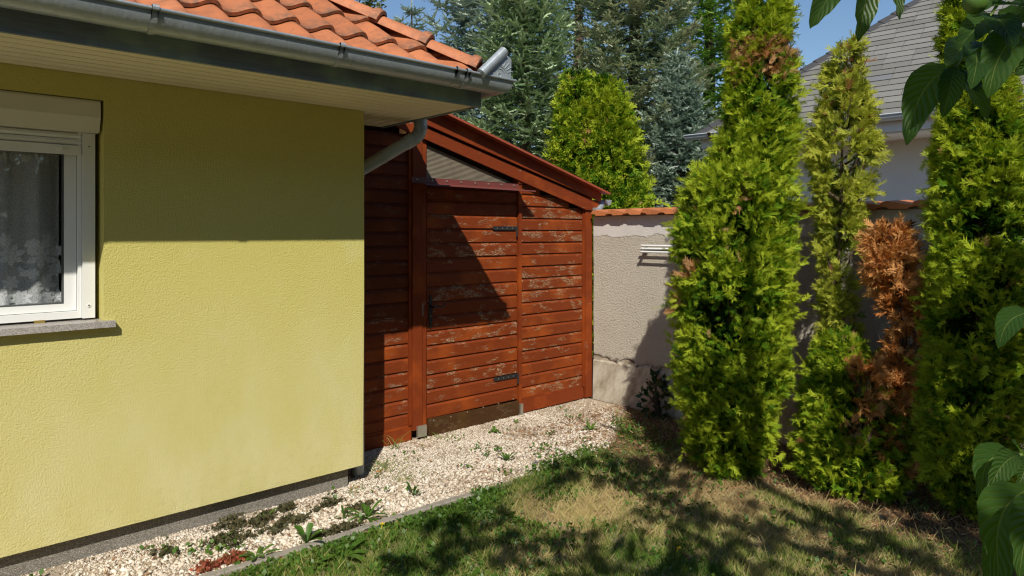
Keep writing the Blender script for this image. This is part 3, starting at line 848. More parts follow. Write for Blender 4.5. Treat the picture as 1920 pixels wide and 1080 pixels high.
g = MB(); g.box(PX0, PX1, YS - 0.006, YS - 0.0005, 0.109, 0.126); g.build('bottom_moulding', M_frame, shed, bevel=0.002)
g = MB(); g.box(QX0 + .02, QX1 - .02, YS - 0.008, YS - 0.0005, 0.127, 0.146); g.build('bottom_moulding', M_frame, shed, bevel=0.002)
def post(x0, x1, y0, z0, z1, nm='post'):
    g = MB(); g.box(x0, x1, y0, YS + 0.06, z0, z1); return g.build(nm, M_post, shed, bevel=0.004)
post(PX1 + 0.004, 3.046, YS - 0.030, 0.085, 2.52)
post(3.048, 3.092, YS - 0.018, 0.03, 2.36)
post(QX1 + 0.022, QX2, YS - 0.030, 0.02, 2.02)
post(QX1 + 0.002, QX1 + 0.020, YS - 0.016, 0.128, 2.06, 'batten')
post(PX1 - 0.022, PX1 + 0.002, YS - 0.016, 0.128, 2.39, 'batten')
post(4.080, 4.113, YS - 0.022, 0.10, 2.10)
g = MB(); g.box(4.062, 4.128, YS - 0.034, YS - 0.002, 2.052, 2.16); g.build('post_head', M_post, shed, bevel=0.004)
g = MB(); g.box(2.99, 3.075, YS - 0.050, YS - 0.031, 0.03, 0.115); g.build('post_foot', M_steel, shed, bevel=0.002)
g = MB(); g.box(4.082, 4.113, YS - 0.040, YS - 0.023, 0.015, 0.105); g.build('post_foot', M_steel, shed, bevel=0.002)
# door
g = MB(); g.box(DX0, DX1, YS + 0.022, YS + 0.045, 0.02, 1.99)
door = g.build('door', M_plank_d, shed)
mD = plank_mesh('door_plank', DX1 - DX0 - 0.004, 0.110, M_plank)
mD2 = plank_mesh('door_plank', DX1 - DX0 - 0.004, 0.110, M_plank_w)
z = 0.145; k = 0
while z < 1.96:
    hh = min(0.116, 1.995 - z)
    mm = (mD2 if k in (2, 3, 5, 6, 8, 11) else mD) if hh > 0.11 else plank_mesh('door_plank', DX1 - DX0 - 0.004, hh - 0.006, M_plank)
    place('door_plank', mm, door, Matrix.Translation((DX0 + 0.002, YS - 0.004 + random.uniform(-.0015, .0015), z))); z += 0.116; k += 1
g = MB(); 
zA, zB = on_y(802, 786, YS - .02)[2], on_y(970, 752, YS - .02)[2]
g.hexa([(DX0 + .006, YS - .026, -0.005), (DX1 + .006, YS - .026, 0.015), (DX1 + .006, YS - .006, 0.015), (DX0 + .006, YS - .006, -0.005),
        (DX0 + .006, YS - .026, zA), (DX1 + .006, YS - .026, zB), (DX1 + .006, YS - .006, zB), (DX0 + .006, YS - .006, zA)])
g.build('kick_board', M_kick, door, bevel=0.003)
for k in range(6):
    xx = DX0 + .05 + k * .17; zz = zA - 0.02 + random.uniform(-.01, .01) + .006 * k
    g = MB(); g.tube([(xx, YS - .0285, zz), (xx, YS - .024, zz)], 0.006, 8); g.build('nail_head', M_steel, door)
for pxa, pxb, py in ((923, 967, 427.5), (925, 969, 709)):
    a_ = on_y(pxa, py + 1, YS - .012); b_ = on_y(pxb, py - (0 if py < 500 else 3), YS - .012)
    zc, x0, x1 = (a_[2] + b_[2]) / 2, a_[0], b_[0]
    g = MB(); h_ = 0.017
    g.prism([(x0, YS - .014, zc), (x0 + .02, YS - .014, zc + h_), (x1, YS - .014, zc + h_), (x1, YS - .014, zc - h_), (x0 + .02, YS - .014, zc - h_)], (0, 0.007, 0))
    hg = g.build('strap_hinge', M_iron, door)
    g = MB(); g.tube([(x1 + .008, YS - .02, zc + .022), (x1 + .008, YS - .02, zc - .075)], 0.008, 10); g.build('hinge_pin', M_iron, door)
    for t in (.2, .42, .62, .85):
        g = MB(); g.tube([(x0 + (x1 - x0) * t, YS - .0165, zc), (x0 + (x1 - x0) * t, YS - .0135, zc)], 0.0045, 8); g.build('rivet', M_steel, door)
# wrought handle
hp0, hp1 = on_y(808, 552, YS - .012), on_y(807, 616, YS - .012)
hx, z1, z0 = (hp0[0] + hp1[0]) / 2, hp0[2], hp1[2]
g = MB(); H = z1 - z0; out = []
shape = [(0, 0), (.012, .06), (.006, .10), (.018, .2), (.013, .33), (.020, .5), (.013, .67), (.018, .8), (.006, .90), (.012, .94), (0, 1)]
for w_, t in shape: out.append((hx + w_, YS - .013, z0 + H * t))
for w_, t in shape[-2:0:-1]: out.append((hx - w_, YS - .013, z0 + H * t))
g.prism(out, (0, 0.006, 0)); han = g.build('handle_plate', M_iron, door)
zl = z0 + H * 0.64
g = MB(); g.tube([(hx, YS - .012, zl), (hx, YS - .05, zl)], 0.009, 10)
g.tube([(hx, YS - .05, zl), (hx + .03, YS - .055, zl + .004), (hx + .07, YS - .055, zl - .004), (hx + .10, YS - .053, zl + .004), (hx + .115, YS - .05, zl + .024), (hx + .102, YS - .05, zl + .034)], [0.009, .008, .0075, .0065, .005, .004], 8)
g.build('lever', M_iron, door, smooth=True)
g = MB(); g.tube([(hx, YS - .0135, zl - .075), (hx, YS - .0145, zl - .075)], 0.006, 8); g.build('keyhole', M_brass, door)
kp = on_y(792, 580, YS - .02)
g = MB(); g.box(kp[0] - .01, kp[0] + .006, YS - .024, YS - .0185, kp[2] - .05, kp[2] + .045); g.build('latch_keeper', M_steel, shed)
# awning strip above the door
g = MB()
pts = [(YS - .034, 2.053), (YS - .034, 2.010), (YS - .05, 2.003), (YS - .172, 1.992), (YS - .178, 1.982), (YS - .175, 1.981), (YS - .168, 1.989), (YS - .048, 1.998), (YS - .031, 2.006), (YS - .031, 2.053)]
g.rings([[(2.945 + (0.03 if y_ < YS - .1 else 0), y_, z_) for y_, z_ in pts], [(4.066 + (0.07 if y_ < YS - .1 else 0.0), y_, z_ - 0.006) for y_, z_ in pts]])
awn = g.build('awning', M_awn, shed)
for k in range(8):
    xx = 2.99 + k * .145
    g = MB(); g.tube([(xx, YS - .040, 2.032), (xx, YS - .033, 2.032)], 0.007, 8); g.build('screw', M_steel, awn)
# ribbed gable panel
g = MB(); x0, x1 = 3.10, 4.06; zz = 2.056; rows = []
while zz < 2.33:
    xe = min(x1, 3.22 + (2.50 - 0.22 - zz) / 0.282)
    rows.append([(x0, YS + .004, zz), (xe, YS + .004, zz)]); rows.append([(x0, YS + .0075, zz + .005), (xe, YS + .0075, zz + .005)]); zz += .010
g.rings(rows, closed=False); g.build('gable_panel', M_poly, shed)
# barge boards and roof
def sloped(name, y0, y1, o0, o1, x0, x1, mat, zc=None, bev=.003):
    lo0, lo1 = zroof(x0) - o1, zroof(x1) - o1; hi0, hi1 = zroof(x0) - o0, zroof(x1) - o0
    if zc and lo1 < zc:
        xc = 3.22 + (2.555 - o1 - zc) / 0.282
        pts = [(x0, y0, lo0), (xc, y0, zc), (x1, y0, zc), (x1, y0, hi1), (x0, y0, hi0)]
    else: pts = [(x0, y0, lo0), (x1, y0, lo1), (x1, y0, hi1), (x0, y0, hi0)]
    g = MB(); g.prism(pts, (0, y1 - y0, 0)); return g.build(name, mat, shed, bevel=bev)
def barge(y0, y1, top, bot, x0, x1, zc=None):
    pts = [(x0, y0, bot(x0))]
    if zc and bot(x1) < zc:
        lo, hi = x0, x1
        for _ in range(40):
            m_ = (lo + hi) / 2
            if bot(m_) > zc: lo = m_
            else: hi = m_
        pts += [(lo, y0, zc), (x1, y0, zc)]
    else: pts.append((x1, y0, bot(x1)))
    pts += [(x1, y0, top(x1)), (x0, y0, top(x0))]
    MB().prism(pts, (0, y1 - y0, 0)).build('barge_board', M_frame, shed, bevel=.003)
gapz = lambda x_: 2.443 - .2594 * (x_ - 3.103)
barge(YS - .072, YS - .050, lambda x_: min(zroof(x_) - .014, gapz(x_) + .30), lambda x_: gapz(x_) + .006, 2.86, 5.128)
barge(YS - .049, YS - .032, lambda x_: gapz(x_) - .010, lambda x_: 2.333 - .272 * (x_ - 3.125), 2.80, 5.118, 1.838)
sloped('roof_sheet', YS - .155, 8.6, 0.0, 0.010, 2.875, 5.165, M_redmetal, bev=0)
sloped('roof_sheet', YS - .158, YS - .1555, 0.0, 0.018, 2.875, 5.165, M_redmetal, bev=0)
sloped('roof_deck', YS - .048, 8.58, 0.012, 0.030, 2.86, 5.12, M_kick)
g = MB(); g.box(QX2 - .05, QX2 - .005, YS + .062, 8.5, 0.02, 1.95); g.box(2.3, QX2 - .06, 8.4, 8.5, 0.02, 1.95); g.build('wall_panel', M_plank_d, shed)
g = MB(); g.prism([(PX0 + .01, YS + .061, 0.02), (QX2 - .06, YS + .061, 0.02), (QX2 - .06, YS + .061, zroof(QX2) - .06), (2.90, YS + .061, zroof(2.90) - .06), (2.90, YS + .061, 2.385), (PX0 + .01, YS + .061, 2.385)], (0, .01, 0)); g.build('lining', M_kick, shed)
# the shed's own small gutter
gx_, gz_, r_ = 5.245, 1.945, 0.052
sec = [(r_ * math.cos(a_), r_ * 1.1 * math.sin(a_)) for a_ in np.linspace(math.pi, 2 * math.pi, 11)]
sec2 = [(a_ * .95, b_ * .95) for a_, b_ in sec[::-1]]
g = MB(); g.rings([[(gx_ + a_, yy, gz_ + b_) for a_, b_ in sec + sec2] for yy in (YS - .06, 8.5)]); sg = g.build('shed_gutter', M_zinc2, shed)
g = MB(); g.prism([(gx_ + a_, YS - .063, gz_ + b_) for a_, b_ in sec], (0, .003, 0)); g.build('gutter_end_cap', M_zinc2, sg)
g = MB(); g.tube([(gx_ - .04, YS - .02, gz_ - .03), (5.10, YS - .055, 1.835), (5.03, YS - .06, 1.830)], .032, 14); g.build('outlet_pipe', M_zinc2, sg, smooth=False)

# ------------------------------------------------------------------ garden wall
gw = thing('garden_wall', 'rough plastered garden wall capped with orange tiles', 'wall', (XG, 2.0, 0))
YG0, YG1 = -3.0, 4.425
g = MB(); ys = np.linspace(YG0, YG1, 150); zs = np.linspace(-0.1, 1.775, 80)
rows = []
for yy in ys:
    rows.append([(XG - (0.018 if z_ < 0.40 + 0.012 * math.sin(yy * 7) + .008 * math.sin(yy * 17) else 0.0) + 0.018 * (vnoise(np.array([[yy, z_, 1.0]]), 2.5)[0] - .5), yy, z_) for z_ in zs])
g.rings(rows, closed=False)
g.rings([[(XG - .002, YG1, -0.1), (XG - .002, YG1, 1.775), (XG + .24, YG1, 1.775), (XG + .24, YG1, -0.1)], [(XG + .004, YG0, -0.1), (XG + .004, YG0, 1.775), (XG + .24, YG0, 1.775), (XG + .24, YG0, -0.1)]], closed=False)
g.build('wall_body', M_rough, gw, smooth=False)
# interlocking cap tiles, each higher at its far side and stepped under
def cap_mesh():
    prof = [(0.0, 0.006), (0.012, 0.030), (0.050, 0.040), (0.070, 0.035), (0.215, 0.010), (0.215, -0.002), (0.185, -0.005), (0.180, -0.016), (0.06, -0.016), (0.052, -0.004), (0.028, 0.000)]
    rows = []
    for x_, dz in ((-0.075, 0.0), (0.0, 0.005), (0.32, 0.020)):
        rows.append([(x_, -y_, z_ + dz) for y_, z_ in prof])
    return MB().rings(rows).mesh('cap_tile', M_cap, bevel=0.0025)
CM = cap_mesh()
yy = 4.395
while yy > YG0:
    place('cap_tile', CM, gw, Matrix.Translation((XG + random.uniform(-.008, .008), yy, 1.797 + random.uniform(-.003, .003))) @ Matrix.Rotation(random.uniform(-.015, .015), 4, 'Z'))
    yy -= 0.2
g = MB(); g.box(XG + .01, XG + .23, YG0, YG1 - .005, 1.7755, 1.81); g.build('mortar_bed', M_conc, gw)
# rack of three white rods on the wall
rk0 = on_x(1203, 463, XG - .06)
rack = thing('drying_rack', 'three thin white rods of a drying rack fixed on the rough wall', 'drying rack', (XG - .05, 3.4, 1.4))
for k, (py, dx) in enumerate(((460.5, .035), (466, .06), (472, .085))):
    a_ = on_x(1203 - k, py, XG - dx)
    g = MB(); g.tube([(XG - dx, a_[1], a_[2]), (XG - dx, a_[1] - .62, a_[2])], .009, 10); g.build('rod', M_white, rack, smooth=True)
for dy in (.02, .60):
    g = MB(); yb = rk0[1] - dy
    g.hexa([(XG - .092, yb - .006, on_x(1203, 474, XG - .085)[2] - .004), (XG - .02, yb - .006, 1.44), (XG - .02, yb + .006, 1.44), (XG - .092, yb + .006, on_x(1203, 474, XG - .085)[2] - .004),
            (XG - .092, yb - .006, on_x(1203, 471, XG - .085)[2]), (XG - .02, yb - .006, 1.50), (XG - .02, yb + .006, 1.50), (XG - .092, yb + .006, on_x(1203, 471, XG - .085)[2])])
    g.box(XG - .02, XG + .012, yb - .008, yb + .008, 1.43, 1.51)
    g.build('bracket', M_steel, rack)

# ------------------------------------------------------------------ neighbouring house
NA = Vector((8.36, 5.39, 3.0)); ne = Vector((0.095, -0.9955, 0)); nn = Vector((0.9955, 0.095, 0)); NP = 0.864
nh = thing('neighbour_house', 'white house with grey shingle roof beyond the garden wall', 'house', (NA + ne * 3 + nn).to_tuple())
def NPt(s_, q_, z_): return NA + ne * s_ + nn * q_ + Vector((0, 0, z_ - 3.0))
g = MB()
def nbox(s0, s1, q0, q1, z0, z1):
    c = [(s0, q0), (s1, q0), (s1, q1), (s0, q1)]
    g.hexa([NPt(a_, b_, z0) for a_, b_ in c] + [NPt(a_, b_, z1) for a_, b_ in c])
nbox(0.78, 9.4, 0.78, 6.5, 0, 2.80); g.build('wall', M_nwall, nh)
g = MB(); nbox(0.03, 9.6, 0.04, 0.07, 2.80, 2.955); g.build('fascia', M_nwhite, nh)
g = MB(); nbox(0.03, 0.06, 0.075, 6.6, 2.80, 2.955); g.build('fascia', M_nwhite, nh)
g = MB(); nbox(0.062, 9.6, 0.072, 0.778, 2.775, 2.798); nbox(0.062, 0.778, 0.78, 6.6, 2.775, 2.798); g.build('soffit', M_nwhite, nh)
TQ = 3.4
g = MB()
g.poly([NPt(0, 0, 2.985), NPt(9.6, 0, 2.985), NPt(9.6 - TQ, TQ, 2.985 + NP * TQ), NPt(TQ, TQ, 2.985 + NP * TQ)])
g.poly([NPt(0, 0, 2.985), NPt(TQ, TQ, 2.985 + NP * TQ), NPt(0, 2 * TQ, 2.985)])
g.poly([NPt(9.6, 0, 2.985), NPt(9.6 - TQ, TQ, 2.985 + NP * TQ), NPt(9.6, 2 * TQ, 2.985)])
g.poly([NPt(0, 2 * TQ, 2.985), NPt(9.6, 2 * TQ, 2.985), NPt(9.6 - TQ, TQ, 2.985 + NP * TQ), NPt(TQ, TQ, 2.985 + NP * TQ)])
nroof = g.build('roof', M_shin, nh)
nl = math.sqrt(1 + NP * NP); up = (nn + Vector((0, 0, NP))) / nl; nor = ne.cross(up)
if nor.z < 0: nor = -nor
EXP_, SW = 0.137, 0.333
def shin_mesh(w, col=None):
    g = MB(); g.hexa([(0.003, 0, 0.004), (w - .003, 0, 0.004), (w - .003, 0.16, -.002), (0.003, 0.16, -.002), (0.003, 0, 0.013), (w - .003, 0, 0.013), (w - .003, 0.16, 0.001), (0.003, 0.16, 0.001)])
    return g.mesh('shingle', col or M_shin)
SM = shin_mesh(SW); SMd = shin_mesh(SW, m_plain('brown_bare_shingle', (0.13, 0.105, 0.09), 0.9, 0.2)); SMl = shin_mesh(SW, m_plain('bleached_shingle', (0.36, 0.37, 0.37), 0.9, 0.1)); SMg = shin_mesh(SW, m_plain('slate_grey_shingle', (0.15, 0.155, 0.165), 0.9, 0.1))
cnt = 0
for r in range(24):
    d_ = r * EXP_ - 0.03; q_ = d_ / nl
    s_ = q_ - (q_ % (SW / 2)) - (r % 2) * SW / 2 - .2 + random.uniform(-.02, .02)
    while s_ < 4.3:
        base = NA + ne * s_ + up * d_ + nor * 0.004
        x_, y_, dd_ = proj(np.array(base + ne * .16))
        cut = max(0.0, q_ + 0.06 - s_)
        if x_[0] < 1990 and y_[0] > -60 and cnt < 296 and cut < SW * .8:
            m_ = SM
            if abs(x_[0] - 1667) < 16 and abs(y_[0] - 136) < 7: m_ = SMd
            elif abs(x_[0] - 1645) < 16 and abs(y_[0] - 149) < 6: m_ = SMg
            elif abs(x_[0] - 1650) < 20 and abs(y_[0] - 158) < 5: m_ = SMl
            elif cut > 0.01: m_ = shin_mesh(SW - cut)
            place('shingle', m_, nroof, Matrix.Translation(base + ne * cut) @ Matrix((ne, up, nor)).transposed().to_4x4() @ Matrix.Rotation(random.uniform(-.006, .006), 4, 'Z') @ Matrix.Rotation(random.uniform(-.012, .004), 4, 'X'))
            cnt += 1
        s_ += SW
hd2 = (ne + nn + Vector((0, 0, NP))).normalized(); hs2 = (ne - nn).normalized(); hn2 = hs2.cross(hd2)
if hn2.z < 0: hn2 = -hn2
g = MB(); L = 0.26
g.rings([[(-.13, y_, -.09 + dz), (-.05, y_, -0.012 + dz), (0, y_, .012 + dz), (.05, y_, -.012 + dz), (.13, y_, -.09 + dz), (.12, y_, -.10 + dz), (0, y_, -.01 + dz), (-.12, y_, -.10 + dz)] for y_, dz in ((0, .014), (L, 0.0))])
HC = g.mesh('hip_cap', M_shind)
for k in range(24):
    place('hip_cap', HC, nroof, Matrix.Translation(NA + hd2 * (k * 0.22 - 0.03) + hn2 * .012) @ Matrix((hs2, hd2, hn2)).transposed().to_4x4())
r_ = 0.07
sec = [(r_ * math.cos(a_), r_ * math.sin(a_)) for a_ in np.linspace(math.pi, 2 * math.pi, 13)] + [(r_ + .006 + .008 * math.cos(a_), .008 * math.sin(a_)) for a_ in np.linspace(-2.5, 2.5, 7)]
sec2 = [(a_ * .94, b_ * .94) for a_, b_ in sec[12::-1]]
g = MB(); g.rings([[NPt(s_, -.045 - a_, 2.985 + b_) for a_, b_ in sec + sec2] for s_ in (-0.16, 9.6)]); ng = g.build('gutter', M_zinc3, nh, smooth=True)
for px in (1348, 1693):
    s_ = 0.2 if px < 1400 else 2.62
    g = MB(); g.rings([[NPt(s_ + t, -.045 - a_ * 1.06, 2.985 + b_ * 1.06) for a_, b_ in sec + sec2] for t in (0, .04)]); g.build('gutter_bracket', M_kick, ng)

# ------------------------------------------------------------------ vegetation templates (quads)
def diamonds(items):
    """each item: base xyz, tip xyz, half width -> one diamond leaf"""
    V, F_ = [], []
    for b, t, w in items:
        b, t = np.array(b, float), np.array(t, float); d = t - b
        s = np.cross(d, (0, 0, 1)); s = s / (np.linalg.norm(s) + 1e-9) * w
        m = b + d * .45 + np.array([0, 0, w * .4])
        i = len(V); V += [b, m + s, t, m - s]; F_.append([i, i + 1, i + 2, i + 3])
    return np.array(V), np.array(F_)
def shards(items):
    """each item: base xyz, tip xyz, half width -> one pointed triangle"""
    V, F_ = [], []
    for b, t, w in items:
        b, t = np.array(b, float), np.array(t, float); d = t - b
        sd = np.cross(d, (0, 0, 1)); sd = sd / (np.linalg.norm(sd) + 1e-9) * w
        i = len(V); V += [b + d * .12 - sd, b + d * .12 + sd, t]; F_.append([i, i + 1, i + 2])
    return np.array(V), np.array(F_)
def spray_template(seed, pairs=6, wide=.052):
    r = random.Random(seed); it = [((0, 0, 0), (0, 1.0, 0.05), .04)]
    for k in range(pairs):
        t = .06 + k * .86 / pairs
        for sd in (-1, 1):
            L = (.50 - .42 * abs(t - .36)) * r.uniform(.7, 1.2)
            a = r.uniform(.42, .80)
            it.append(((0, t, 0), (sd * L * math.sin(a), t + L * math.cos(a), r.uniform(-.15, .17)), wide * r.uniform(.8, 1.2)))
    return shards(it)
SPRAYS = [spray_template(k) for k in range(4)]
COARSE = [spray_template(k + 9, 3, .085) for k in range(4)]
def twig_template(seed, nn_=9):
    r = random.Random(seed); it = [((0, 0, 0), (0, 1.05, 0), .10), ((0, .0, .01), (0.02, 1.0, .05), .085)]
    it[1] = ((-.03, .0, .05), (.02, 1.0, .03), .085)
    for k in range(nn_):
        t = .02 + .86 * k / nn_; a = k * 2.399 + r.uniform(-.3, .3); L = .24 * r.uniform(.8, 1.2) * (1.1 - .3 * t)
        it.append(((0, t, 0), (math.cos(a) * L * .62, t + L * .85, math.sin(a) * L * .62), .062))
    return shards(it)
TWIGS = [twig_template(k) for k in range(3)]

def smooth_interp(v, xs, ys): return np.interp(v, xs, ys)

def thuja(name, label, group, prof, depth, n_cl, per, mat, seed, size=(.046, .082), dens=None, dead=(), lump=.13, trunk_r=.035, inner=900, bright=0.0, tall=1.25, flat=1.0):
    """conifer with upswept fan sprays; prof = (pixel row, left, right) of the crown outline at the tree's own distance"""
    rg = np.random.default_rng(seed)
    pv = np.array([p[0] for p in prof], float); pl = np.array([p[1] for p in prof], float); pr_ = np.array([p[2] for p in prof], float)
    z = CAMZ + (HOR - pv) / FPX * depth
    cl = ((pl + pr_) / 2 - 960) / FPX * depth; rr = (pr_ - pl) / 2 / FPX * depth
    o = np.argsort(z); z, cl, rr = z[o], cl[o], rr[o]
    zt = np.linspace(max(z[0], .04), z[-1], 400); w = np.interp(zt, z, rr) + .02
    if dens is not None:
        w = w * np.interp(zt, *dens)
    cdf = np.cumsum(w) / w.sum()
    def centre(zz):
        return Fv * depth + np.outer(np.interp(zz, z, cl), Rv) * 1.0 + np.outer(zz, [0, 0, 1.0])
    base = Fv * depth + Rv * cl[0]
    parts = []
    # clumps on the surface of the crown
    zc = np.interp(rg.random(n_cl), cdf, zt); th = rg.random(n_cl) * 2 * np.pi
    dirh = np.cos(th)[:, None] * Rv + np.sin(th)[:, None] * Fv * flat
    R0 = np.interp(zc, z, rr)
    csz = np.clip(R0 * rg.uniform(.18, .36, n_cl), .035, .15)
    lmp = 1 + lump * (vnoise(np.stack([zc * 1.0, np.cos(th), np.sin(th)], 1), 2.6) - .5) * 2
    cpos = centre(zc) + dirh * (np.maximum(R0 - csz * .8 - size[1] * .75, R0 * .42) * lmp)[:, None]
    cb = rg.normal(0, .12, n_cl)
    idx = np.repeat(np.arange(n_cl), per); M = len(idx)
    off = rg.normal(0, 1, (M, 3)) * .55
    off = norm(off) * rg.uniform(.55, 1.0, (M, 1))
    off += dirh[idx] * .35
    off[:, 2] *= tall
    stray = rg.random(M) < .10
    off[stray] *= rg.uniform(1.1, 1.55, (stray.sum(), 1))
    pos = cpos[idx] + off * csz[idx][:, None]
    outw = norm(dirh[idx] + off * .5)
    d = outw * .60 + np.array([0, 0, .40]) + rg.normal(0, .50, (M, 3))
    ref = outw * .6 + rg.normal(0, .65, (M, 3))
    s = rg.uniform(*size, M) * np.where(stray, 1.25, 1)
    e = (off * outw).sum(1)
    ti = np.clip(.51 + 1.0 * cb[idx] + .46 * e + .14 * off[:, 2] + rg.normal(0, .12, M) + bright, .28, 1.0)  # outer and upper sprays tinted brighter: light on the clumps painted into colour
    # dense interior sprays, crown shade painted in as a darker tint
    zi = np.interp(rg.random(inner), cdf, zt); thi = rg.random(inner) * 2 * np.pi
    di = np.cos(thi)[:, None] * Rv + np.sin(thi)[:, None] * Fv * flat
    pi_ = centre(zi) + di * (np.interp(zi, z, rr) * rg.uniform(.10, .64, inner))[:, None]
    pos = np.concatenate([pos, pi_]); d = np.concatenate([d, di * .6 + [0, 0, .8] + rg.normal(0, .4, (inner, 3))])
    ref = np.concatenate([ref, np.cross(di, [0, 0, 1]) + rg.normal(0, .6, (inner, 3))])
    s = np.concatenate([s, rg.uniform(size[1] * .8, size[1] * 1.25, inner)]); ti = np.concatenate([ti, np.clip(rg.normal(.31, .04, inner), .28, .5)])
    px, py, dd = proj(pos); 
    for ex, ey, ax, ay, pr in dead:
        m = (((px - ex) / ax) ** 2 + ((py - ey) / ay) ** 2 < rg.uniform(.5, 1.25, len(px))) & (dd < depth + .02) & (rg.random(len(px)) < pr)
        ti[m] = rg.uniform(0, .17, m.sum())
    sp = rg.random(len(ti)) < .005
    ti[sp] = rg.uniform(0, .2, sp.sum())
    keep = (pos[:, 2] > .03) & (pos[:, 0] < XG - .02) if depth < 6 else pos[:, 2] > .03
    k = rg.integers(0, len(SPRAYS), len(pos))
    for q in range(len(SPRAYS)):
        for fine in (True, False):
            m = (k == q) & keep & ((np.arange(len(pos)) < M if depth < 6 else np.zeros(len(pos), bool)) == fine)
            if m.any():
                tp = (SPRAYS if fine else COARSE)[q]
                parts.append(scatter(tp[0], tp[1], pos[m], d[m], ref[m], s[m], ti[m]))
    t = thing(name, label, 'tree', tuple(base), group)
    v, f, tt = join(parts)
    place('crown', np_mesh('crown', v, f, mat, tt), t)
    g = MB(); nz = 9; zz = np.linspace(-.05, z[-1] - .12, nz)
    cc = centre(zz); cc[0] = [base[0], base[1], -.05]
    g.tube([tuple(c) for c in cc], [trunk_r * (1 - .85 * i / (nz - 1)) for i in range(nz)], 9)
    for i in range(34):
        zb_ = rg.uniform(.15, z[-1] - .25); c0 = centre(np.array([zb_]))[0]; a_ = rg.random() * 6.28
        r_ = float(np.interp(zb_, z, rr)) * .75
        u = np.cos(a_) * Rv + np.sin(a_) * Fv * flat
        p1 = c0 + u * r_ * .5 + [0, 0, .06]; p2 = c0 + u * r_ + [0, 0, .22]
        if depth < 6 and max(p1[0], p2[0]) > XG - .05: continue
        g.tube([tuple(c0), tuple(p1), tuple(p2)], [.010, .007, .003], 5)
    g.build('trunk', M_bark, t, smooth=True)
    return t

HG = 'columnar arborvitae along the garden wall'
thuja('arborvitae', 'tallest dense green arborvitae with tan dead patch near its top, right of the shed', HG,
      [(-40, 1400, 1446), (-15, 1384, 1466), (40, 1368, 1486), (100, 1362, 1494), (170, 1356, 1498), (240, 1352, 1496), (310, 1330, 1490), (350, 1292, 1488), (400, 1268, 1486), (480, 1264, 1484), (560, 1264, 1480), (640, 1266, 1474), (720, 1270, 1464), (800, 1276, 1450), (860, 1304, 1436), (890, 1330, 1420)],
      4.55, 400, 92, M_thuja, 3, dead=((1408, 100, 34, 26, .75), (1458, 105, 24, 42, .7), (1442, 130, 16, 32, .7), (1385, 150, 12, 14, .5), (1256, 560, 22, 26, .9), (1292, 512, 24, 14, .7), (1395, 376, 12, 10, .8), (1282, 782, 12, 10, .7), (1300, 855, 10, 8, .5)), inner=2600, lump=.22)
thuja('arborvitae', 'thin sparse yellow green arborvitae showing its stem between two denser ones', HG,
      [(84, 1572, 1606), (110, 1552, 1622), (160, 1538, 1632), (210, 1524, 1638), (265, 1512, 1640), (300, 1506, 1650), (345, 1512, 1644), (400, 1528, 1630), (460, 1528, 1622), (540, 1532, 1608), (600, 1536, 1614), (650, 1528, 1630), (720, 1520, 1640)],
      4.50, 150, 36, M_thuja_y, 5, size=(.05, .085), dens=([.6, 1.3, 1.6, 1.9, 2.9], [.9, .75, .7, 1, 1]), dead=((1590, 120, 30, 40, .12), (1580, 210, 40, 60, .12)), inner=160, lump=.25, trunk_r=.024, bright=.22)
thuja('arborvitae', 'low bushy green arborvitae at the foot of the thin one beside the brown plant', HG,
      [(640, 1536, 1600), (690, 1514, 1650), (750, 1500, 1690), (820, 1494, 1706), (880, 1500, 1704), (908, 1540, 1680)],
      4.32, 210, 60, M_thuja, 6, size=(.046, .08), inner=700, lump=.2, trunk_r=.02, bright=-.08, dead=((1610, 800, 30, 40, .35),))
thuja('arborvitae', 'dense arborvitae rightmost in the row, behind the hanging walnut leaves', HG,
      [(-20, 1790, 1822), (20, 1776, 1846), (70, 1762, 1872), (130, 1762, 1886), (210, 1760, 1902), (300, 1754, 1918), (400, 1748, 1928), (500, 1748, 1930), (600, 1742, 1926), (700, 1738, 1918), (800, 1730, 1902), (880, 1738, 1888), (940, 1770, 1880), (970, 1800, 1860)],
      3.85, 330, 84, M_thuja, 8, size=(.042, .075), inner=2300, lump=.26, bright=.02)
# the withered one
thuja('dead_arborvitae', 'withered arborvitae with orange brown dead foliage between the green ones', HG,
      [(432, 1636, 1704), (470, 1612, 1718), (530, 1626, 1728), (575, 1656, 1738), (630, 1662, 1744), (670, 1640, 1744), (730, 1626, 1736), (790, 1620, 1724), (850, 1630, 1720), (890, 1660, 1710)],
      4.13, 66, 40, M_deadf, 9, size=(.055, .095), dens=([.1, .35, .6, 1.0, 1.5], [.25, .55, .9, 1, 1.2]), inner=60, lump=.55, trunk_r=.020)
thuja('dead_arborvitae', 'small low tuft of withered brown arborvitae twigs over the bushy green one', None,
      [(684, 1600, 1636), (710, 1588, 1650), (745, 1588, 1646), (775, 1600, 1640)],
      4.08, 12, 32, M_deadf, 10, size=(.05, .085), inner=10, lump=.4, trunk_r=.008)
BG = 'conifers rising behind the shed and garden wall'
thuja('arborvitae', 'bright green rounded arborvitae behind the shed roof, taller of a touching pair', 'bright green arborvitae behind the shed',
      [(138, 1062, 1090), (165, 1044, 1122), (220, 1036, 1150), (290, 1030, 1168), (350, 1028, 1176), (420, 1026, 1178), (620, 1036, 1170)],
      9.2, 420, 50, M_thuja, 12, size=(.09, .14), inner=1500, lump=.22, trunk_r=.06, bright=-.08, dead=((1095, 246, 8, 10, .6), (1130, 275, 8, 8, .5)))
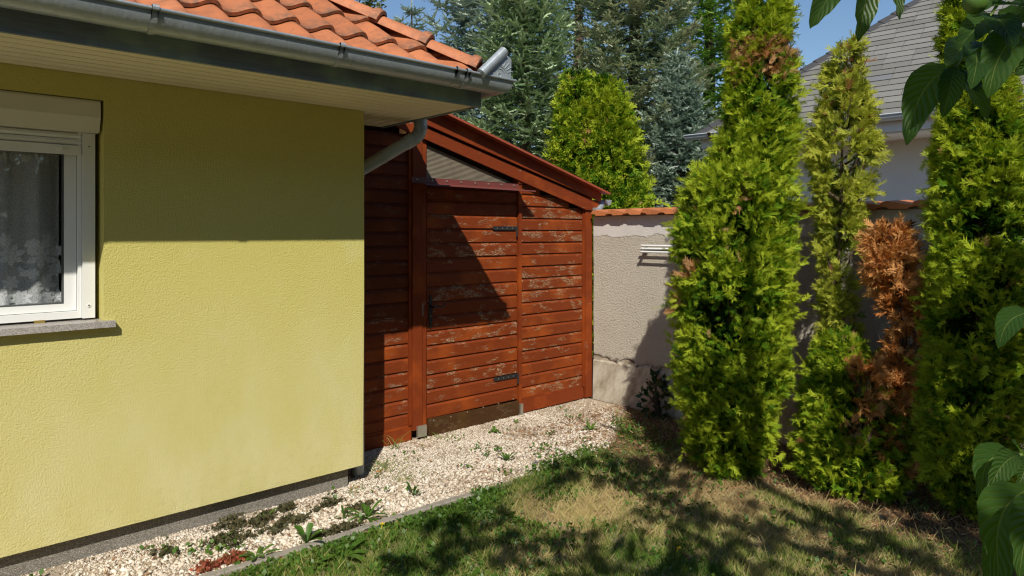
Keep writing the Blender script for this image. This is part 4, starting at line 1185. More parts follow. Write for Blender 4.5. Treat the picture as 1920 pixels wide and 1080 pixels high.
thuja('arborvitae', 'bright green arborvitae behind the shed roof, shorter right one of a touching pair', 'bright green arborvitae behind the shed',
      [(156, 1122, 1146), (185, 1098, 1176), (240, 1084, 1196), (300, 1078, 1212), (370, 1076, 1220), (430, 1076, 1222), (620, 1090, 1214)],
      9.0, 420, 50, M_thuja, 13, size=(.10, .16), inner=1500, lump=.22, trunk_r=.06, bright=-.10)

def spruce(name, label, px, depth, H, Rb, z0, mat, seed, wh=.26, nb=7, tw=.17, droop=.25, dens=1.0, lift=.35, twist=.5, fingers=3, power=.85, cat='tree', group=None):
    rg = np.random.default_rng(seed)
    base = Fv * depth + Rv * ((px - 960) / FPX * depth)
    P, D, Rf, S, T = [], [], [], [], []
    g = MB(); g.tube([(base[0], base[1], -.05), (base[0], base[1], H * .5), (base[0], base[1], H)], [.025 * H * .8, .014 * H, .01], 9)
    zz = z0
    while zz < H - .05:
        f = (zz - z0) / (H - z0); L0 = Rb * (1 - f) ** power + .05
        n_ = nb if f < .85 else 5
        a0 = rg.random() * 6.28
        for k in range(n_):
            a = a0 + k * 6.2832 / n_ + rg.normal(0, .18); L = L0 * rg.uniform(.72, 1.15)
            u = np.array([math.cos(a), math.sin(a), 0]); side = np.array([-u[1], u[0], 0])
            el = lift * f + rg.normal(0, .08) - .10
            ns = max(3, int(L / (tw * .42)))
            pts = []
            for i in range(ns + 1):
                t = i / ns
                pts.append(base + [0, 0, zz] + u * L * t + np.array([0, 0, L * (el * t - droop * t * (1 - t) * 1.6 + .10 * t * t)]))
            pts = np.array(pts)
            g.tube([tuple(pts[0]), tuple(pts[ns // 2]), tuple(pts[-1])], [.004 + .005 * L, .003 + .003 * L, .002], 5)
            for i in range(1, ns + 1):
                t = i / ns
                if t < .22: continue
                if rg.random() > dens: continue
                dr = norm(pts[i] - pts[i - 1])
                for s in (-1, 1):
                    SL = (L * .42 * (1 - t) + tw * .55) * rg.uniform(.7, 1.2)
                    ds = norm(dr * .75 + side * s * .85 + [0, 0, -.12 + rg.normal(0, .16)])
                    m = max(1, int(SL / (tw * .55)))
                    for j in range(m):
                        q = pts[i] + ds * SL * (j / m)
                        for b in range(fingers if j == m - 1 else max(1, fingers - 1)):
                            sd = (-1, 1, 0)[b % 3] if fingers > 1 else 0
                            dd_ = norm(ds + np.cross(ds, [0, 0, 1]) * sd * .75 + rg.normal(0, twist * .35, 3) + [0, 0, .10])
                            P.append(q); D.append(dd_); S.append(tw * rg.uniform(.65, 1.15) * (1 if m == 1 or j == m - 1 else .8))
                            T.append(.25 + .5 * t * rg.uniform(.6, 1.2) + (.15 if j == m - 1 else 0))  # inner twigs tinted darker: crown shade put into colour, tips paler
                if i == ns:
                    P.append(pts[i]); D.append(dr); S.append(tw); T.append(.85)
        zz += wh * rg.uniform(.8, 1.2) * (1 - .35 * f)
    P.append(base + [0, 0, H - .12]); D.append(np.array([0, 0, 1.])); S.append(.3); T.append(.8)
    P, D, S, T = np.array(P), np.array(D), np.array(S), np.array(T)
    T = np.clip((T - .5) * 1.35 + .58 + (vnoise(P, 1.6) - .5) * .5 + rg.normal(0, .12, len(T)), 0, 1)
    # leave out what no position near the path can see: shaded twigs deep at the far side
    m = ((P - base) @ Fv < Rb * .35) & (np.abs((P - base) @ Rv) < 99)
    pxs, pys, _ = proj(P); m &= (pys > -160) | (rg.random(len(P)) < .25)
    P, D, S, T = P[m], D[m], S[m], T[m]
    ref = np.tile([0., 0, 1.], (len(P), 1)) + rg.normal(0, .3, (len(P), 3))
    k = rg.integers(0, 3, len(P)); parts = []
    for q in range(3):
        mm = k == q
        parts.append(scatter(TWIGS[q][0], TWIGS[q][1], P[mm], D[mm], ref[mm], S[mm], T[mm]))
    t = thing(name, label, cat, (base[0], base[1], 0), group)
    v, f, tt = join(parts)
    place('crown', np_mesh('crown', v, f, mat, tt), t)
    g.build('trunk', M_bark, t, smooth=True)
    print(name, len(P))
    return t
spruce('blue_spruce', 'blue grey spruce leftmost behind the house gutter corner', 925, 13.5, 9.4, 2.05, 1.6, M_blue, 21, wh=.25, nb=11, tw=.26, fingers=2, dens=.85, group=BG)
spruce('fir_tree', 'dark green fir with pale twig tips right above the shed roof', 985, 10.6, 6.4, 1.30, .9, M_fir, 22, wh=.20, nb=9, tw=.23, fingers=2, droop=.1, lift=.9, group=BG)
spruce('blue_spruce', 'broad olive tinged spruce tall behind the two bright arborvitae', 1190, 13.0, 9.2, 2.05, 1.2, M_blue2, 23, wh=.28, nb=11, tw=.22, fingers=3, group=BG)
spruce('blue_spruce', 'low blue grey spruce just above the wall cap beside the tall arborvitae', 1270, 11.6, 4.6, 1.15, .8, M_blue, 24, wh=.20, nb=10, tw=.20, group=BG)
spruce('green_spruce', 'airy dark green spruce with sky showing through its branches, rightmost of the tall conifers', 1330, 15.0, 9.6, 1.40, 1.4, M_green, 25, wh=.27, nb=9, tw=.22, dens=.9, droop=.15, lift=.6, group=BG)
spruce('fir_tree', 'dark spruce farthest back filling the gap between tall conifers', 1085, 17.5, 11.0, 1.7, 1.5, M_fir, 26, wh=.40, nb=8, tw=.27, dens=.75, group=BG)
spruce('blue_spruce', 'tip of a distant spruce just showing over the ridge of hip tiles', 772, 15.0, 6.65, 1.2, 3.4, M_blue, 27, wh=.42, nb=6, tw=.22, dens=.8, group=None)

def leafball(name, label, cat, centre, rxyz, n, size, mat, seed, stem_to=None, group=None, shell=.5):
    rg = np.random.default_rng(seed)
    u = norm(rg.normal(0, 1, (n, 3))); r = rg.uniform(shell, 1.0, n) ** .5
    lm = .75 + .5 * vnoise(u, 2.2)
    pos = np.array(centre) + u * (r * lm)[:, None] * np.array(rxyz)
    d = norm(u + rg.normal(0, .7, (n, 3))); ref = rg.normal(0, 1, (n, 3))
    tv, tf = diamonds([((0, 0, 0), (0, 1, 0), .30)])
    v, f, tt = scatter(tv, tf, pos, d, ref, rg.uniform(size * .6, size * 1.2, n), rg.random(n))
    c = np.array(centre)
    t = thing(name, label, cat, (c[0], c[1], 0), group)
    place('foliage', np_mesh('foliage', v, f, mat, tt), t)
    g = MB(); g.tube([(c[0], c[1], -.03), (c[0] + .02, c[1], c[2] * .5), (c[0], c[1], c[2])], [.02 + .012 * c[2], .015 + .008 * c[2], .01], 8)
    for k in range(10):
        q = pos[rg.integers(0, n)]
        g.tube([(c[0], c[1], c[2] * rg.uniform(.4, .9)), tuple((q + c) / 2), tuple(q)], [.008 + .003 * c[2], .006, .003], 5)
    g.build('trunk', M_bark, t)
    return t
c = at(655, -10, 12.0)
leafball('broadleaf_tree', 'small leaved tree showing its top over the ridge of the orange roof', 'tree', (c[0], c[1], c[2] - .35), (.62, .62, .75), 2600, .075, M_broad, 31)
c = gnd(1232, 782)
leafball('shrub', 'dark little shrub in shade at the foot of the rough wall', 'shrub', (c[0] - .02, c[1], .17), (.13, .13, .21), 110, .085, M_shrub, 32, shell=.2)

# ------------------------------------------------------------------ gravel
rg = np.random.default_rng(41)
N = 140000
X = rg.uniform(.2, 4.95, N); Y = rg.uniform(YK + .05, 4.47, N)
kd = vnoise(np.stack([X, Y, X * 0], 1), 3.0)
ok = (Y > ysouth(X) + .052 + np.clip(X - 4.0, 0, 1) * .65 + (kd - .5) * .12 * (X > 3.3)) & ((Y < YW + .055) | (X > 2.135)) & (Y < YS - .012)
k2 = vnoise(np.stack([X, Y, X * 0 + 5], 1), 5.5)
ok &= rg.random(N) < np.clip(1.05 - np.clip(X - 3.9, 0, 1) * .5 - np.clip(kd - .50, 0, 1) * 2.6 - np.clip(k2 - .56, 0, 1) * 2.4, .10, 1)
X, Y = X[ok], Y[ok]
ico = np.array([(1, 0, 0), (-.45, .85, .1), (-.55, -.8, -.1), (.05, .1, .95), (0, -.1, -.9)])
icf = np.array([(0, 1, 3), (1, 2, 3), (2, 0, 3), (1, 0, 4), (2, 1, 4), (0, 2, 4)])
M = len(X); parts = []
sz = rg.gamma(3, .0066 / 3, M).clip(.0026, .022); sz = np.where(Y > YW - .12, np.minimum(sz, .009), sz)
tint = np.clip(rg.normal(.58, .24, M) - .5 * np.clip(vnoise(np.stack([X, Y, X * 0 + 2], 1), 4.5) - .5, 0, 1), 0.08, 1); dk = rg.random(M) < .13; tint[dk] = rg.uniform(0, .12, dk.sum())
pos = np.stack([X, Y, .003 + sz * .22 + rg.uniform(0, .004, M)], 1)
kk = rg.integers(0, 8, M)
for q in range(8):
    tv = ico * (1 + rg.normal(0, .25, (5, 1))) * np.array([1.15, 1.0, .72])
    m = kk == q
    parts.append(scatter(tv, icf, pos[m], np.stack([np.cos(a_ := rg.random(m.sum()) * 6.28), np.sin(a_), rg.normal(0, .35, m.sum())], 1), np.tile([0, 0, 1.], (m.sum(), 1)) + rg.normal(0, .3, (m.sum(), 3)), sz[m], tint[m]))
v, f, t = join(parts)
tag(place('gravel', np_mesh('gravel', v, f, M_peb, t)), 'loose white limestone chips lying between kerb and shed', 'gravel', kind='stuff')

# ------------------------------------------------------------------ grass
rg = np.random.default_rng(43)
N = 480000
X = rg.uniform(-.2, 5.0, N); Y = rg.uniform(-1.6, YK + .9, N)
pxx, pyy, dd = proj(np.stack([X, Y, 0 * X], 1))
inv = (dd > 2.6) & (pxx > 300) & (pxx < 2060) & (pyy < 1180)
Pn = np.stack([X, Y, 0 * X], 1)
patch = vnoise(Pn, 2.1) * .55 + vnoise(Pn + 9, 6.5) * .45
tuft = vnoise(Pn + 31, 17)
row = np.clip((X - 3.65 + (vnoise(Pn + 5, 3.) - .5) * .9) / .45, 0, 1)       # dead strip under the conifers
edge = ysouth(X) + np.clip(X - 4.0, 0, 1) * .65
ok = inv & (Y < edge + .012 + np.clip(X - 2.5, 0, 1.2) * .09 * (vnoise(Pn + 50, 5) > .45)) & (rg.random(N) < np.clip(.48 + 1.3 * (tuft - .25), .35, 1) * (1 - .90 * row))
X, Y, patch, tuft, dd = X[ok], Y[ok], patch[ok], tuft[ok], dd[ok]
M = len(X)
near = np.clip(1 - (edge[ok] - Y) / .75, 0, 1)                              # greener along the kerb
green = patch + near * .20 + np.clip(3.1 - X, -.4, .6) * .10
ti = np.clip(.39 + (green - .46) * 2.2 + rg.normal(0, .20, M), 0, 1)
bl = np.array([[-.5, 0, 0], [.5, 0, 0], [.40, .55, .10], [-.40, .55, .10], [.06, 1, .42], [-.06, 1, .42]]); bf = np.array([[0, 1, 2, 3], [3, 2, 4, 5]])
az = rg.random(M) * 6.28
lean = np.where(ti < .45, rg.uniform(.3, 1.7, M), rg.uniform(.15, .9, M))
d = np.stack([np.cos(az) * lean, np.sin(az) * lean, np.ones(M)], 1)
ln = rg.uniform(.020, .060, M) * (.6 + .9 * np.clip(tuft, 0, 1)) * np.where(rg.random(M) < .06, 1.6, 1)
ek = ysouth(X) - Y
ln = ln * np.where((ek < .09) & (X < 2.6), .45, 1.0)
v, f, t = scatter(bl, bf, np.stack([X, Y, np.full(M, .001)], 1), d, rg.normal(0, .3, (M, 3)) + np.stack([-np.sin(az), np.cos(az), 0 * az], 1), ln, ti, rg.uniform(.002, .0050, M))
tag(place('grass', np_mesh('grass', v, f, M_grass, t)), 'short dry grass mixed straw and green across the lawn', 'grass', kind='stuff')
print('grass', M)
# low broad leaved lawn weeds, thickest beside the kerb
N = 80000
X = rg.uniform(.3, 4.6, N); Y = rg.uniform(.6, YS, N); Pn = np.stack([X, Y, 0 * X], 1)
edge = ysouth(X) + np.clip(X - 4.0, 0, 1) * .65
pr_ = np.clip(1.15 - (edge - Y) / 1.0, 0, 1) * np.clip((vnoise(Pn + 3, 4.2) - .36) * 5, 0, 1) * np.clip(1.2 - np.clip(X - 3.3, 0, 1), .05, 1)
pr_ = np.maximum(pr_, .22 * (vnoise(Pn + 77, 5) > .60))
gv = np.clip((vnoise(Pn + 21, 7.5) - .64) * 6, 0, 1) * np.clip(1.1 - (Y - edge) / .9, .12, 1) * .34
pr_ = np.where(Y > edge, gv * ((Y < YW - .02) | (X > 2.3)), pr_)
ok = (Y < YS - .03) & (rg.random(N) < np.where((Y > edge) & (Y < edge + np.clip(X - 2.4, 0, 1) * .12) & (vnoise(Pn + 50, 5) > .45), .6, pr_))
X, Y = X[ok], Y[ok]; M = len(X)
tv, tf = diamonds([((0, 0, 0), (0, 1, .15), .36)])
az = rg.random(M) * 6.28; d = np.stack([np.cos(az), np.sin(az), rg.uniform(.15, 1.2, M)], 1)
v, f, t = scatter(tv, tf, np.stack([X, Y, rg.uniform(.006, .045, M) * np.where((np.abs(ysouth(X) - Y) < .10) & (X < 2.6), .3, 1.0)], 1), d, np.tile([0, 0, 1.], (M, 1)) + rg.normal(0, .3, (M, 3)), rg.uniform(.012, .034, M), np.clip(rg.normal(.5, .28, M), 0, 1))
tag(place('clover', np_mesh('clover', v, f, M_weed, t)), 'low green clover and weeds spreading in the lawn along the kerb', 'ground cover', kind='stuff')
# dry needles and leaf scraps
N = 26000
X = np.concatenate([rg.uniform(3.3, 5.0, 14000), rg.uniform(.3, 4.9, 12000)]); Y = np.concatenate([rg.uniform(.4, 4.1, 14000), rg.uniform(.8, 4.4, 12000)])
Pn = np.stack([X, Y, 0 * X], 1)
pr_ = np.where(np.arange(N) < 14000, np.clip((X - 3.5) / .4, 0, 1), np.clip((vnoise(Pn, 3.7) - .46) * 4, 0, 1) * .75 + .5 * np.clip((Y - 3.72) / .1, 0, 1) * (X < 2.3))
ok = (rg.random(N) < pr_) & ((Y < YW) | (X > 2.2))
X, Y = X[ok], Y[ok]; M = len(X)
az = rg.random(M) * 6.28; d = np.stack([np.cos(az), np.sin(az), rg.normal(.1, .25, M)], 1)
tv, tf = diamonds([((0, 0, 0), (0, 1, .12), .13)])
v, f, t = scatter(tv, tf, np.stack([X, Y, rg.uniform(.006, .024, M)], 1), d, rg.normal(0, 1, (M, 3)), rg.uniform(.012, .042, M), rg.random(M))
tag(place('leaf_litter', np_mesh('leaf_litter', v, f, M_litter, t)), 'dry brown leaf and twig litter under the conifer row', 'leaf litter', kind='stuff')

# ------------------------------------------------------------------ single weeds on the gravel and lawn edge
def strap(g, b, az, L, W, up_, curl):
    """one arched leaf blade of 5 cross sections"""
    d = Vector((math.cos(az), math.sin(az), 0)); s = Vector((-d.y, d.x, 0)); rows = []
    for t, w in ((0, .25), (.2, .55), (.45, .95), (.7, 1.0), (.88, .62), (1, .08)):
        p = Vector(b) + d * (L * t * math.cos(up_)) + Vector((0, 0, L * (math.sin(up_) * t - curl * t * t)))
        ww = W * w * (1 + (.18 * math.sin(t * 23)))
        rows.append([p - s * ww + Vector((0, 0, ww * .35)), p, p + s * ww + Vector((0, 0, ww * .35))])
    g.rings(rows, closed=False)
def tint_mesh(me, lo, hi):
    a = me.attributes.new('tint', 'FLOAT', 'POINT')
    k = random.uniform(lo, hi)
    a.data.foreach_set('value', np.clip(np.random.default_rng(len(me.vertices)).normal(k, .12, len(me.vertices)), 0, 1).astype(np.float32))
def rosette(label, px, py, n_, L, W, up_, mat=M_weed, cat='weed', name='weed', flower=False, seed=0, curl=.35, group='weeds growing in the gravel'):
    random.seed(seed + int(px))
    p = gnd(px, py); g = MB()
    for k in range(n_):
        a = k * 6.283 / n_ + random.uniform(-.4, .4)
        l_ = L * random.uniform(.75, 1.35)
        strap(g, (p[0], p[1], .008), a, l_, W * random.uniform(.8, 1.2), up_ * random.uniform(.6, 1.3), curl * random.uniform(.6, 1.3))
    me = g.mesh('leaves', mat, smooth=True); tint_mesh(me, .2, .8)
    t = thing(name, label, cat, (p[0], p[1], 0), group)
    place('leaves', me, t)
    if flower:
        g = MB(); q = Vector((p[0] + .01, p[1] - .01, .05)); g.tube([(p[0], p[1], 0), q], .002, 5)
        for k in range(6):
            a = k * 1.047; g.poly([q, q + Vector((.012 * math.cos(a - .3), .012 * math.sin(a - .3), .003)), q + Vector((.016 * math.cos(a), .016 * math.sin(a), .004)), q + Vector((.012 * math.cos(a + .3), .012 * math.sin(a + .3), .003))])
        g.build('flower', M_yflower, t)
    return t
rosette('large upright broad leaved weed in the gravel close to the kerb', 574, 1022, 8, .135, .017, 1.0)
rosette('spreading toothed weed on the kerb edge right of the large upright weed', 688, 975, 13, .13, .011, .6)
rosette('slim weed with two upright leaves just left of the spreading toothed weed', 645, 976, 4, .09, .009, 1.1)
rosette('pale green lance leaved weed alone in the gravel below the shed corner', 775, 932, 9, .10, .010, 1.0)
rosette('small three leaved weed above the dark sedum by the plinth', 497, 978, 5, .08, .010, 1.1)
rosette('leafy weed beside the kerb at the bottom next to the red sedum', 480, 1050, 9, .10, .013, .7)
rosette('broad weed leaf cluster touching the red sedum', 440, 1056, 4, .10, .014, .5)
rosette('bright seedling at the foot of the dark kick board', 927, 812, 6, .065, .014, .7)
rosette('second seedling at the kick board, nearer the hinge post', 968, 795, 5, .05, .010, .8)
rosette('dull green upright weed in the middle of the gravel before the door', 950, 868, 12, .10, .008, 1.2)
rosette('small weed left of the dull upright weed in the gravel', 912, 858, 6, .06, .008, .9)
rosette('low round weed in the gravel near the garden wall corner', 1106, 808, 9, .09, .012, .6)
rosette('weed with a yellowing leaf in the gravel below the shed corner post', 1032, 818, 5, .07, .008, 1.0)
rosette('green weed at the far gravel edge towards the tallest arborvitae', 1182, 812, 9, .09, .010, .8)
rosette('dandelion rosette in the lawn at the bottom edge, largest leaves of all', 640, 1050, 14, .15, .018, .45, group='rosette weeds in the lawn', name='dandelion')
rosette('dandelion rosette in the lawn below the kerb near the bottom left corner', 560, 1072, 11, .12, .015, .5, group='rosette weeds in the lawn', name='dandelion')
rosette('dandelion rosette with a yellow flower in the lawn beside the kerb', 712, 1000, 10, .09, .011, .5, flower=True, group='rosette weeds in the lawn', name='dandelion')
rosette('tiny yellow flowered weed in the shaded lawn at the bottom', 1266, 1046, 7, .05, .006, .6, flower=True, group='rosette weeds in the lawn', name='dandelion')
def tuftgrass(label, px, py, n_, L, seed, sp=.04, mat=M_grass):
    r = np.random.default_rng(seed); p = gnd(px, py)
    az = r.random(n_) * 6.28; le = r.uniform(.15, 1.1, n_)
    d = np.stack([np.cos(az) * le, np.sin(az) * le, np.ones(n_)], 1)
    blc = np.array([[-.5, 0, 0], [.5, 0, 0], [.45, .5, .10], [-.45, .5, .10], [.3, .8, .30], [-.3, .8, .30], [.05, 1, .55], [-.05, 1, .55]]); bfc = np.array([[0, 1, 2, 3], [3, 2, 4, 5], [5, 4, 6, 7]])
    x_, d_, z_ = frames(d, np.stack([-np.sin(az), np.cos(az), 0 * az], 1))
    ll = L * r.uniform(.5, 1.1, n_)
    v = np.array([p[0], p[1], .004]) + (r.normal(0, sp, (n_, 3)) * [1, 1, 0])[:, None, :]
    sx = r.uniform(.0025, .005, n_)[:, None, None]
    out = np.array([0, 0, -1.]) * 1.0
    v = v + sx * blc[None, :, 0:1] * x_[:, None, :] + ll[:, None, None] * (blc[None, :, 1:2] * d_[:, None, :] + blc[None, :, 2:3] * .8 * (np.stack([np.cos(az), np.sin(az), -.7 + 0 * az], 1))[:, None, :])
    f = bfc[None] + (np.arange(n_) * 8)[:, None, None]
    ti = np.repeat(np.clip(r.normal(.78, .2, n_), 0, 1), 8)
    t = thing('grass_tuft', label, 'grass tuft', (p[0], p[1], 0), 'grass tufts at the shed foot')
    place('blades', np_mesh('blades', v.reshape(-1, 3), f.reshape(-1, 4), mat, ti), t)
tuftgrass('long arching grass tuft against the lit boards by the house corner', 737, 843, 16, .20, 51, .02)
tuftgrass('thin grass tuft along the foot of the dark kick board', 836, 824, 40, .07, 52, .06)
tuftgrass('mixed dry grass clump in the gravel behind the downpipe foot', 722, 880, 90, .10, 53, .075)
tuftgrass('lower dry grass clump in the gravel right of the plinth corner', 760, 900, 60, .07, 54, .06)
tuftgrass('small grass tuft rising between plinth end and gravel', 668, 925, 14, .09, 55, .02)
tuftgrass('green grass tuft standing taller in the shaded lawn before the conifers', 1400, 985, 26, .10, 56, .025)
tuftgrass('dark green grass tuft in the shaded lawn near the stone', 1612, 992, 24, .09, 57, .025)
def sedum(label, px, py, rx, ry, n_, mat, seed, name='sedum'):
    r = np.random.default_rng(seed); p = gnd(px, py)
    n_ = int(n_ * 1.2); k = 12; cx = r.normal(0, .75, (k, 2)); w = r.integers(0, k, n_)
    off = cx[w] * [rx, ry] + r.normal(0, .25, (n_, 2)) * [rx, ry]
    pos = np.stack([p[0] + off[:, 0], p[1] + off[:, 1], r.uniform(.004, .034, n_)], 1)
    pos[:, 1] = np.minimum(pos[:, 1], YW + .05) if px < 650 else pos[:, 1]
    tv, tf = diamonds([((0, 0, 0), (0, 1, 0), .28), ((0, .1, 0), (.6, .75, .2), .22), ((0, .1, 0), (-.6, .7, .2), .22)])
    v, f, t = scatter(tv, tf, pos, r.normal(0, .6, (n_, 3)) + [0, 0, .8], r.normal(0, 1, (n_, 3)), r.uniform(.010, .022, n_), np.clip(r.normal(.5, .25, n_), 0, 1))
    o = place(name, np_mesh(name, v, f, mat, t))
    tag(o, label, 'ground plant', 'sedum mats in the gravel')
sedum('dark dried sedum mat against the plinth left of the three leaved weed', 462, 985, .11, .05, 620, M_sedum, 61)
sedum('dark dried sedum mat in the gravel left at the bottom', 425, 1015, .08, .07, 520, M_sedum, 62)
sedum('dark sedum mat between the three leaved weed and large upright weed', 528, 993, .09, .04, 460, M_sedum, 63)
sedum('round dark sedum cushion at the plinth near its end', 540, 958, .035, .03, 280, M_sedum, 64)
sedum('dark sedum strip along the kerb right of the large upright weed', 625, 1003, .12, .025, 420, M_sedum, 65)
sedum('brown sedum patch at the plinth below the house corner', 612, 952, .09, .03, 260, M_sedum, 66)
sedum('red sedum patch beside the kerb at the bottom', 415, 1062, .07, .04, 380, M_sedumr, 67)
sedum('dark sedum clump under the slim two leaved weed', 672, 960, .06, .03, 260, M_sedum, 68)
sedum('small yellow brown cushion plant in the gravel, leftmost of the plants', 305, 1045, .03, .03, 220, M_sedum, 69)
def stone(label, px, py, rx, ry, rz, seed, mat=M_stone):
    r = np.random.default_rng(seed); p = gnd(px, py)
    bm = bmesh.new(); bmesh.ops.create_icosphere(bm, subdivisions=3, radius=1)
    P_ = np.array([v.co for v in bm.verts]); n_ = vnoise(P_ + seed, 1.7) + .4 * vnoise(P_ + seed, 4.5)
    for v, k in zip(bm.verts, n_): v.co = Vector((v.co.x * rx, v.co.y * ry, v.co.z * rz)) * (.6 + .6 * k); v.co += Vector((p[0], p[1], rz * .45))
    me = bpy.data.meshes.new('stone'); bm.to_mesh(me); bm.free(); me.materials.append(mat)
    tag(place('stone', me), label, 'stone')
stone('grey field stone lying in the dark gap between the conifers', 1700, 925, .075, .05, .055, 71)
stone('small pale stone lying on the brown litter before the bushy arborvitae', 1652, 972, .020, .014, .014, 72, M_conc)
stone('brick red clay shard lying in the gravel behind the downpipe foot', 712, 885, .035, .012, .010, 73, M_tile)

# ------------------------------------------------------------------ walnut tree: trunk beside the camera, crown overhead
wt = thing('walnut_tree', 'walnut tree whose leafy branches hang into view at the right', 'tree', (1.75, -2.0, 0))
g = MB()
g.tube([(1.75, -2.0, -.05), (1.72, -1.95, .9), (1.66, -1.85, 1.8), (1.60, -1.75, 2.5)], [.17, .14, .125, .11], 14)
BR = []
for a_, b_, c_ in (((1.60, -1.75, 2.5), (1.7, -.6, 3.3), (1.75, .7, 3.7)), ((1.60, -1.75, 2.45), (2.3, -1.0, 3.2), (2.9, -.3, 3.6)), ((1.6, -1.75, 2.5), (1.0, -1.0, 3.4), (.6, -.1, 3.9)),
                   ((1.6, -1.75, 2.5), (2.0, -1.6, 3.6), (2.5, -1.2, 4.6)), ((1.7, -.6, 3.3), (2.1, .1, 3.5), (2.5, .5, 3.7)), ((2.3, -1.0, 3.2), (2.45, -.2, 3.2), (2.55, .15, 3.1))):
    m_ = Vector(b_); BR.append((Vector(a_), m_, Vector(c_)))
    g.tube([a_, Vector(a_).lerp(m_, .5) + Vector((0, 0, .06)), b_, m_.lerp(Vector(c_), .5) + Vector((0, 0, .04)), c_], [.07, .055, .042, .03, .015], 9)
g.build('trunk', M_barkg, wt, smooth=True)
# canopy leaves: where along the sun's path they stand follows the dapple on the lawn
DARK = [(1165, 888, 120, 34), (1275, 872, 80, 38), (1060, 868, 60, 14), (875, 985, 90, 30), (950, 1030, 190, 38), (800, 1058, 70, 22), (1130, 1064, 150, 32), (1268, 985, 70, 46), (1410, 985, 120, 48),
        (1460, 1042, 190, 46), (1610, 1012, 150, 42), (1760, 1015, 130, 75), (1800, 925, 110, 60), (1655, 938, 80, 20), (1345, 952, 50, 22), (1215, 925, 60, 14), (1010, 1052, 60, 26), (1620, 850, 130, 46), (1780, 860, 120, 60), (1500, 898, 50, 14), (1560, 955, 60, 12), (1300, 1070, 90, 30), (1880, 1060, 100, 60), (1760, 830, 70, 30)]
DARK2 = [(1820, 965, 70, 36), (1750, 925, 70, 34), (1690, 890, 60, 26), (1625, 852, 55, 22), (1560, 900, 40, 14), (1500, 862, 36, 13)]
LIT = [(1320, 925, 45, 17), (1470, 945, 45, 13), (1650, 985, 50, 13), (1690, 963, 26, 9), (1600, 1062, 60, 14), (1228, 1040, 34, 34), (1570, 925, 60, 12), (1505, 1008, 34, 10), (1085, 968, 100, 26), (1010, 955, 80, 22), (1190, 990, 40, 24), (1420, 1010, 26, 8), (1445, 920, 40, 14), (1545, 862, 22, 14), (1600, 826, 22, 8), (1540, 806, 50, 26)]
KA, KB = SUN[0] / -SUN[2], SUN[1] / -SUN[2]
def shade_p(px, py):
    s = np.zeros(len(px))
    for x_, y_, a_, b_ in DARK: s = np.maximum(s, np.clip(1.6 - 1.1 * (((px - x_) / a_) ** 2 + ((py - y_) / b_) ** 2), 0, 1))
    for x_, y_, a_, b_ in DARK2: s = np.maximum(s, 2.6 * np.clip(1.5 - 1.1 * (((px - x_) / a_) ** 2 + ((py - y_) / b_) ** 2), 0, 1))
    for x_, y_, a_, b_ in LIT: s = s * np.clip((((px - x_) / a_) ** 2 + ((py - y_) / b_) ** 2 - .5) * 1.4, 0, 1)
    return s
rg = np.random.default_rng(77)
N = 30000
gxy = np.stack([rg.uniform(.2, 7.0, N), rg.uniform(-2.0, 3.45, N)], 1)
px, py, dd = proj(np.stack([gxy[:, 0], gxy[:, 1], 0 * gxy[:, 0]], 1))
inside = (dd > .5) & (px > 0) & (px < 1950) & (py < 1110)
pr_ = np.where(inside, shade_p(px, py), .35)
pr_ = np.where(~inside & (gxy[:, 0] < 1.6), .15, pr_)
keep = rg.random(N) < np.minimum(pr_ * .32, .8)
gxy = gxy[keep]; M = len(gxy)
h = rg.uniform(2.75, 3.9, M) + .35 * vnoise(np.stack([gxy[:, 0], gxy[:, 1], 0 * gxy[:, 0]], 1), 2.0)
pos = np.stack([gxy[:, 0] - KA * h, gxy[:, 1] - KB * h, h], 1)
for it in range(4):
    px, py, dd = proj(pos); bad = (dd > .03) & (px > -120) & (px < 2040) & (py > -130)
    h = np.where(bad, h + .45, h); pos = np.stack([gxy[:, 0] - KA * h, gxy[:, 1] - KB * h, h], 1)
px, py, dd = proj(pos); ok = ~((dd > .03) & (px > -120) & (px < 2040) & (py > -130)) & (np.linalg.norm(pos - CAM, axis=1) > .9)
pos = pos[ok]; M = len(pos)
lf = np.array([[0, 0, 0], [.26, .35, .05], [.30, .6, .03], [0, 1, -.12], [-.30, .6, .03], [-.26, .35, .05]]); lff = np.array([[0, 1, 2, 3], [0, 3, 4, 5]])
az = rg.random(M) * 6.28
v, f, t = scatter(lf, lff, pos, np.stack([np.cos(az), np.sin(az), rg.normal(-.3, .3, M)], 1), np.tile([0, 0, 1.], (M, 1)) + rg.normal(0, .45, (M, 3)), rg.uniform(.09, .15, M), rg.random(M))
o = place('foliage', np_mesh('foliage', v, f, M_canopy, t), wt); o['kind'] = 'stuff'
print('canopy', M)
# twigs that carry the canopy leaves
g = MB()
for k in rg.integers(0, M, 150):
    q = Vector(pos[k]); b_ = min((p for br in BR for p in (br[1], br[2], br[1].lerp(br[2], .5))), key=lambda p: (p - q).length)
    if (b_ - q).length < 1.9: g.tube([b_, b_.lerp(q, .5) + Vector((0, 0, .06)), q], [.010, .007, .003], 5)
g.build('twigs', M_barkg, wt)

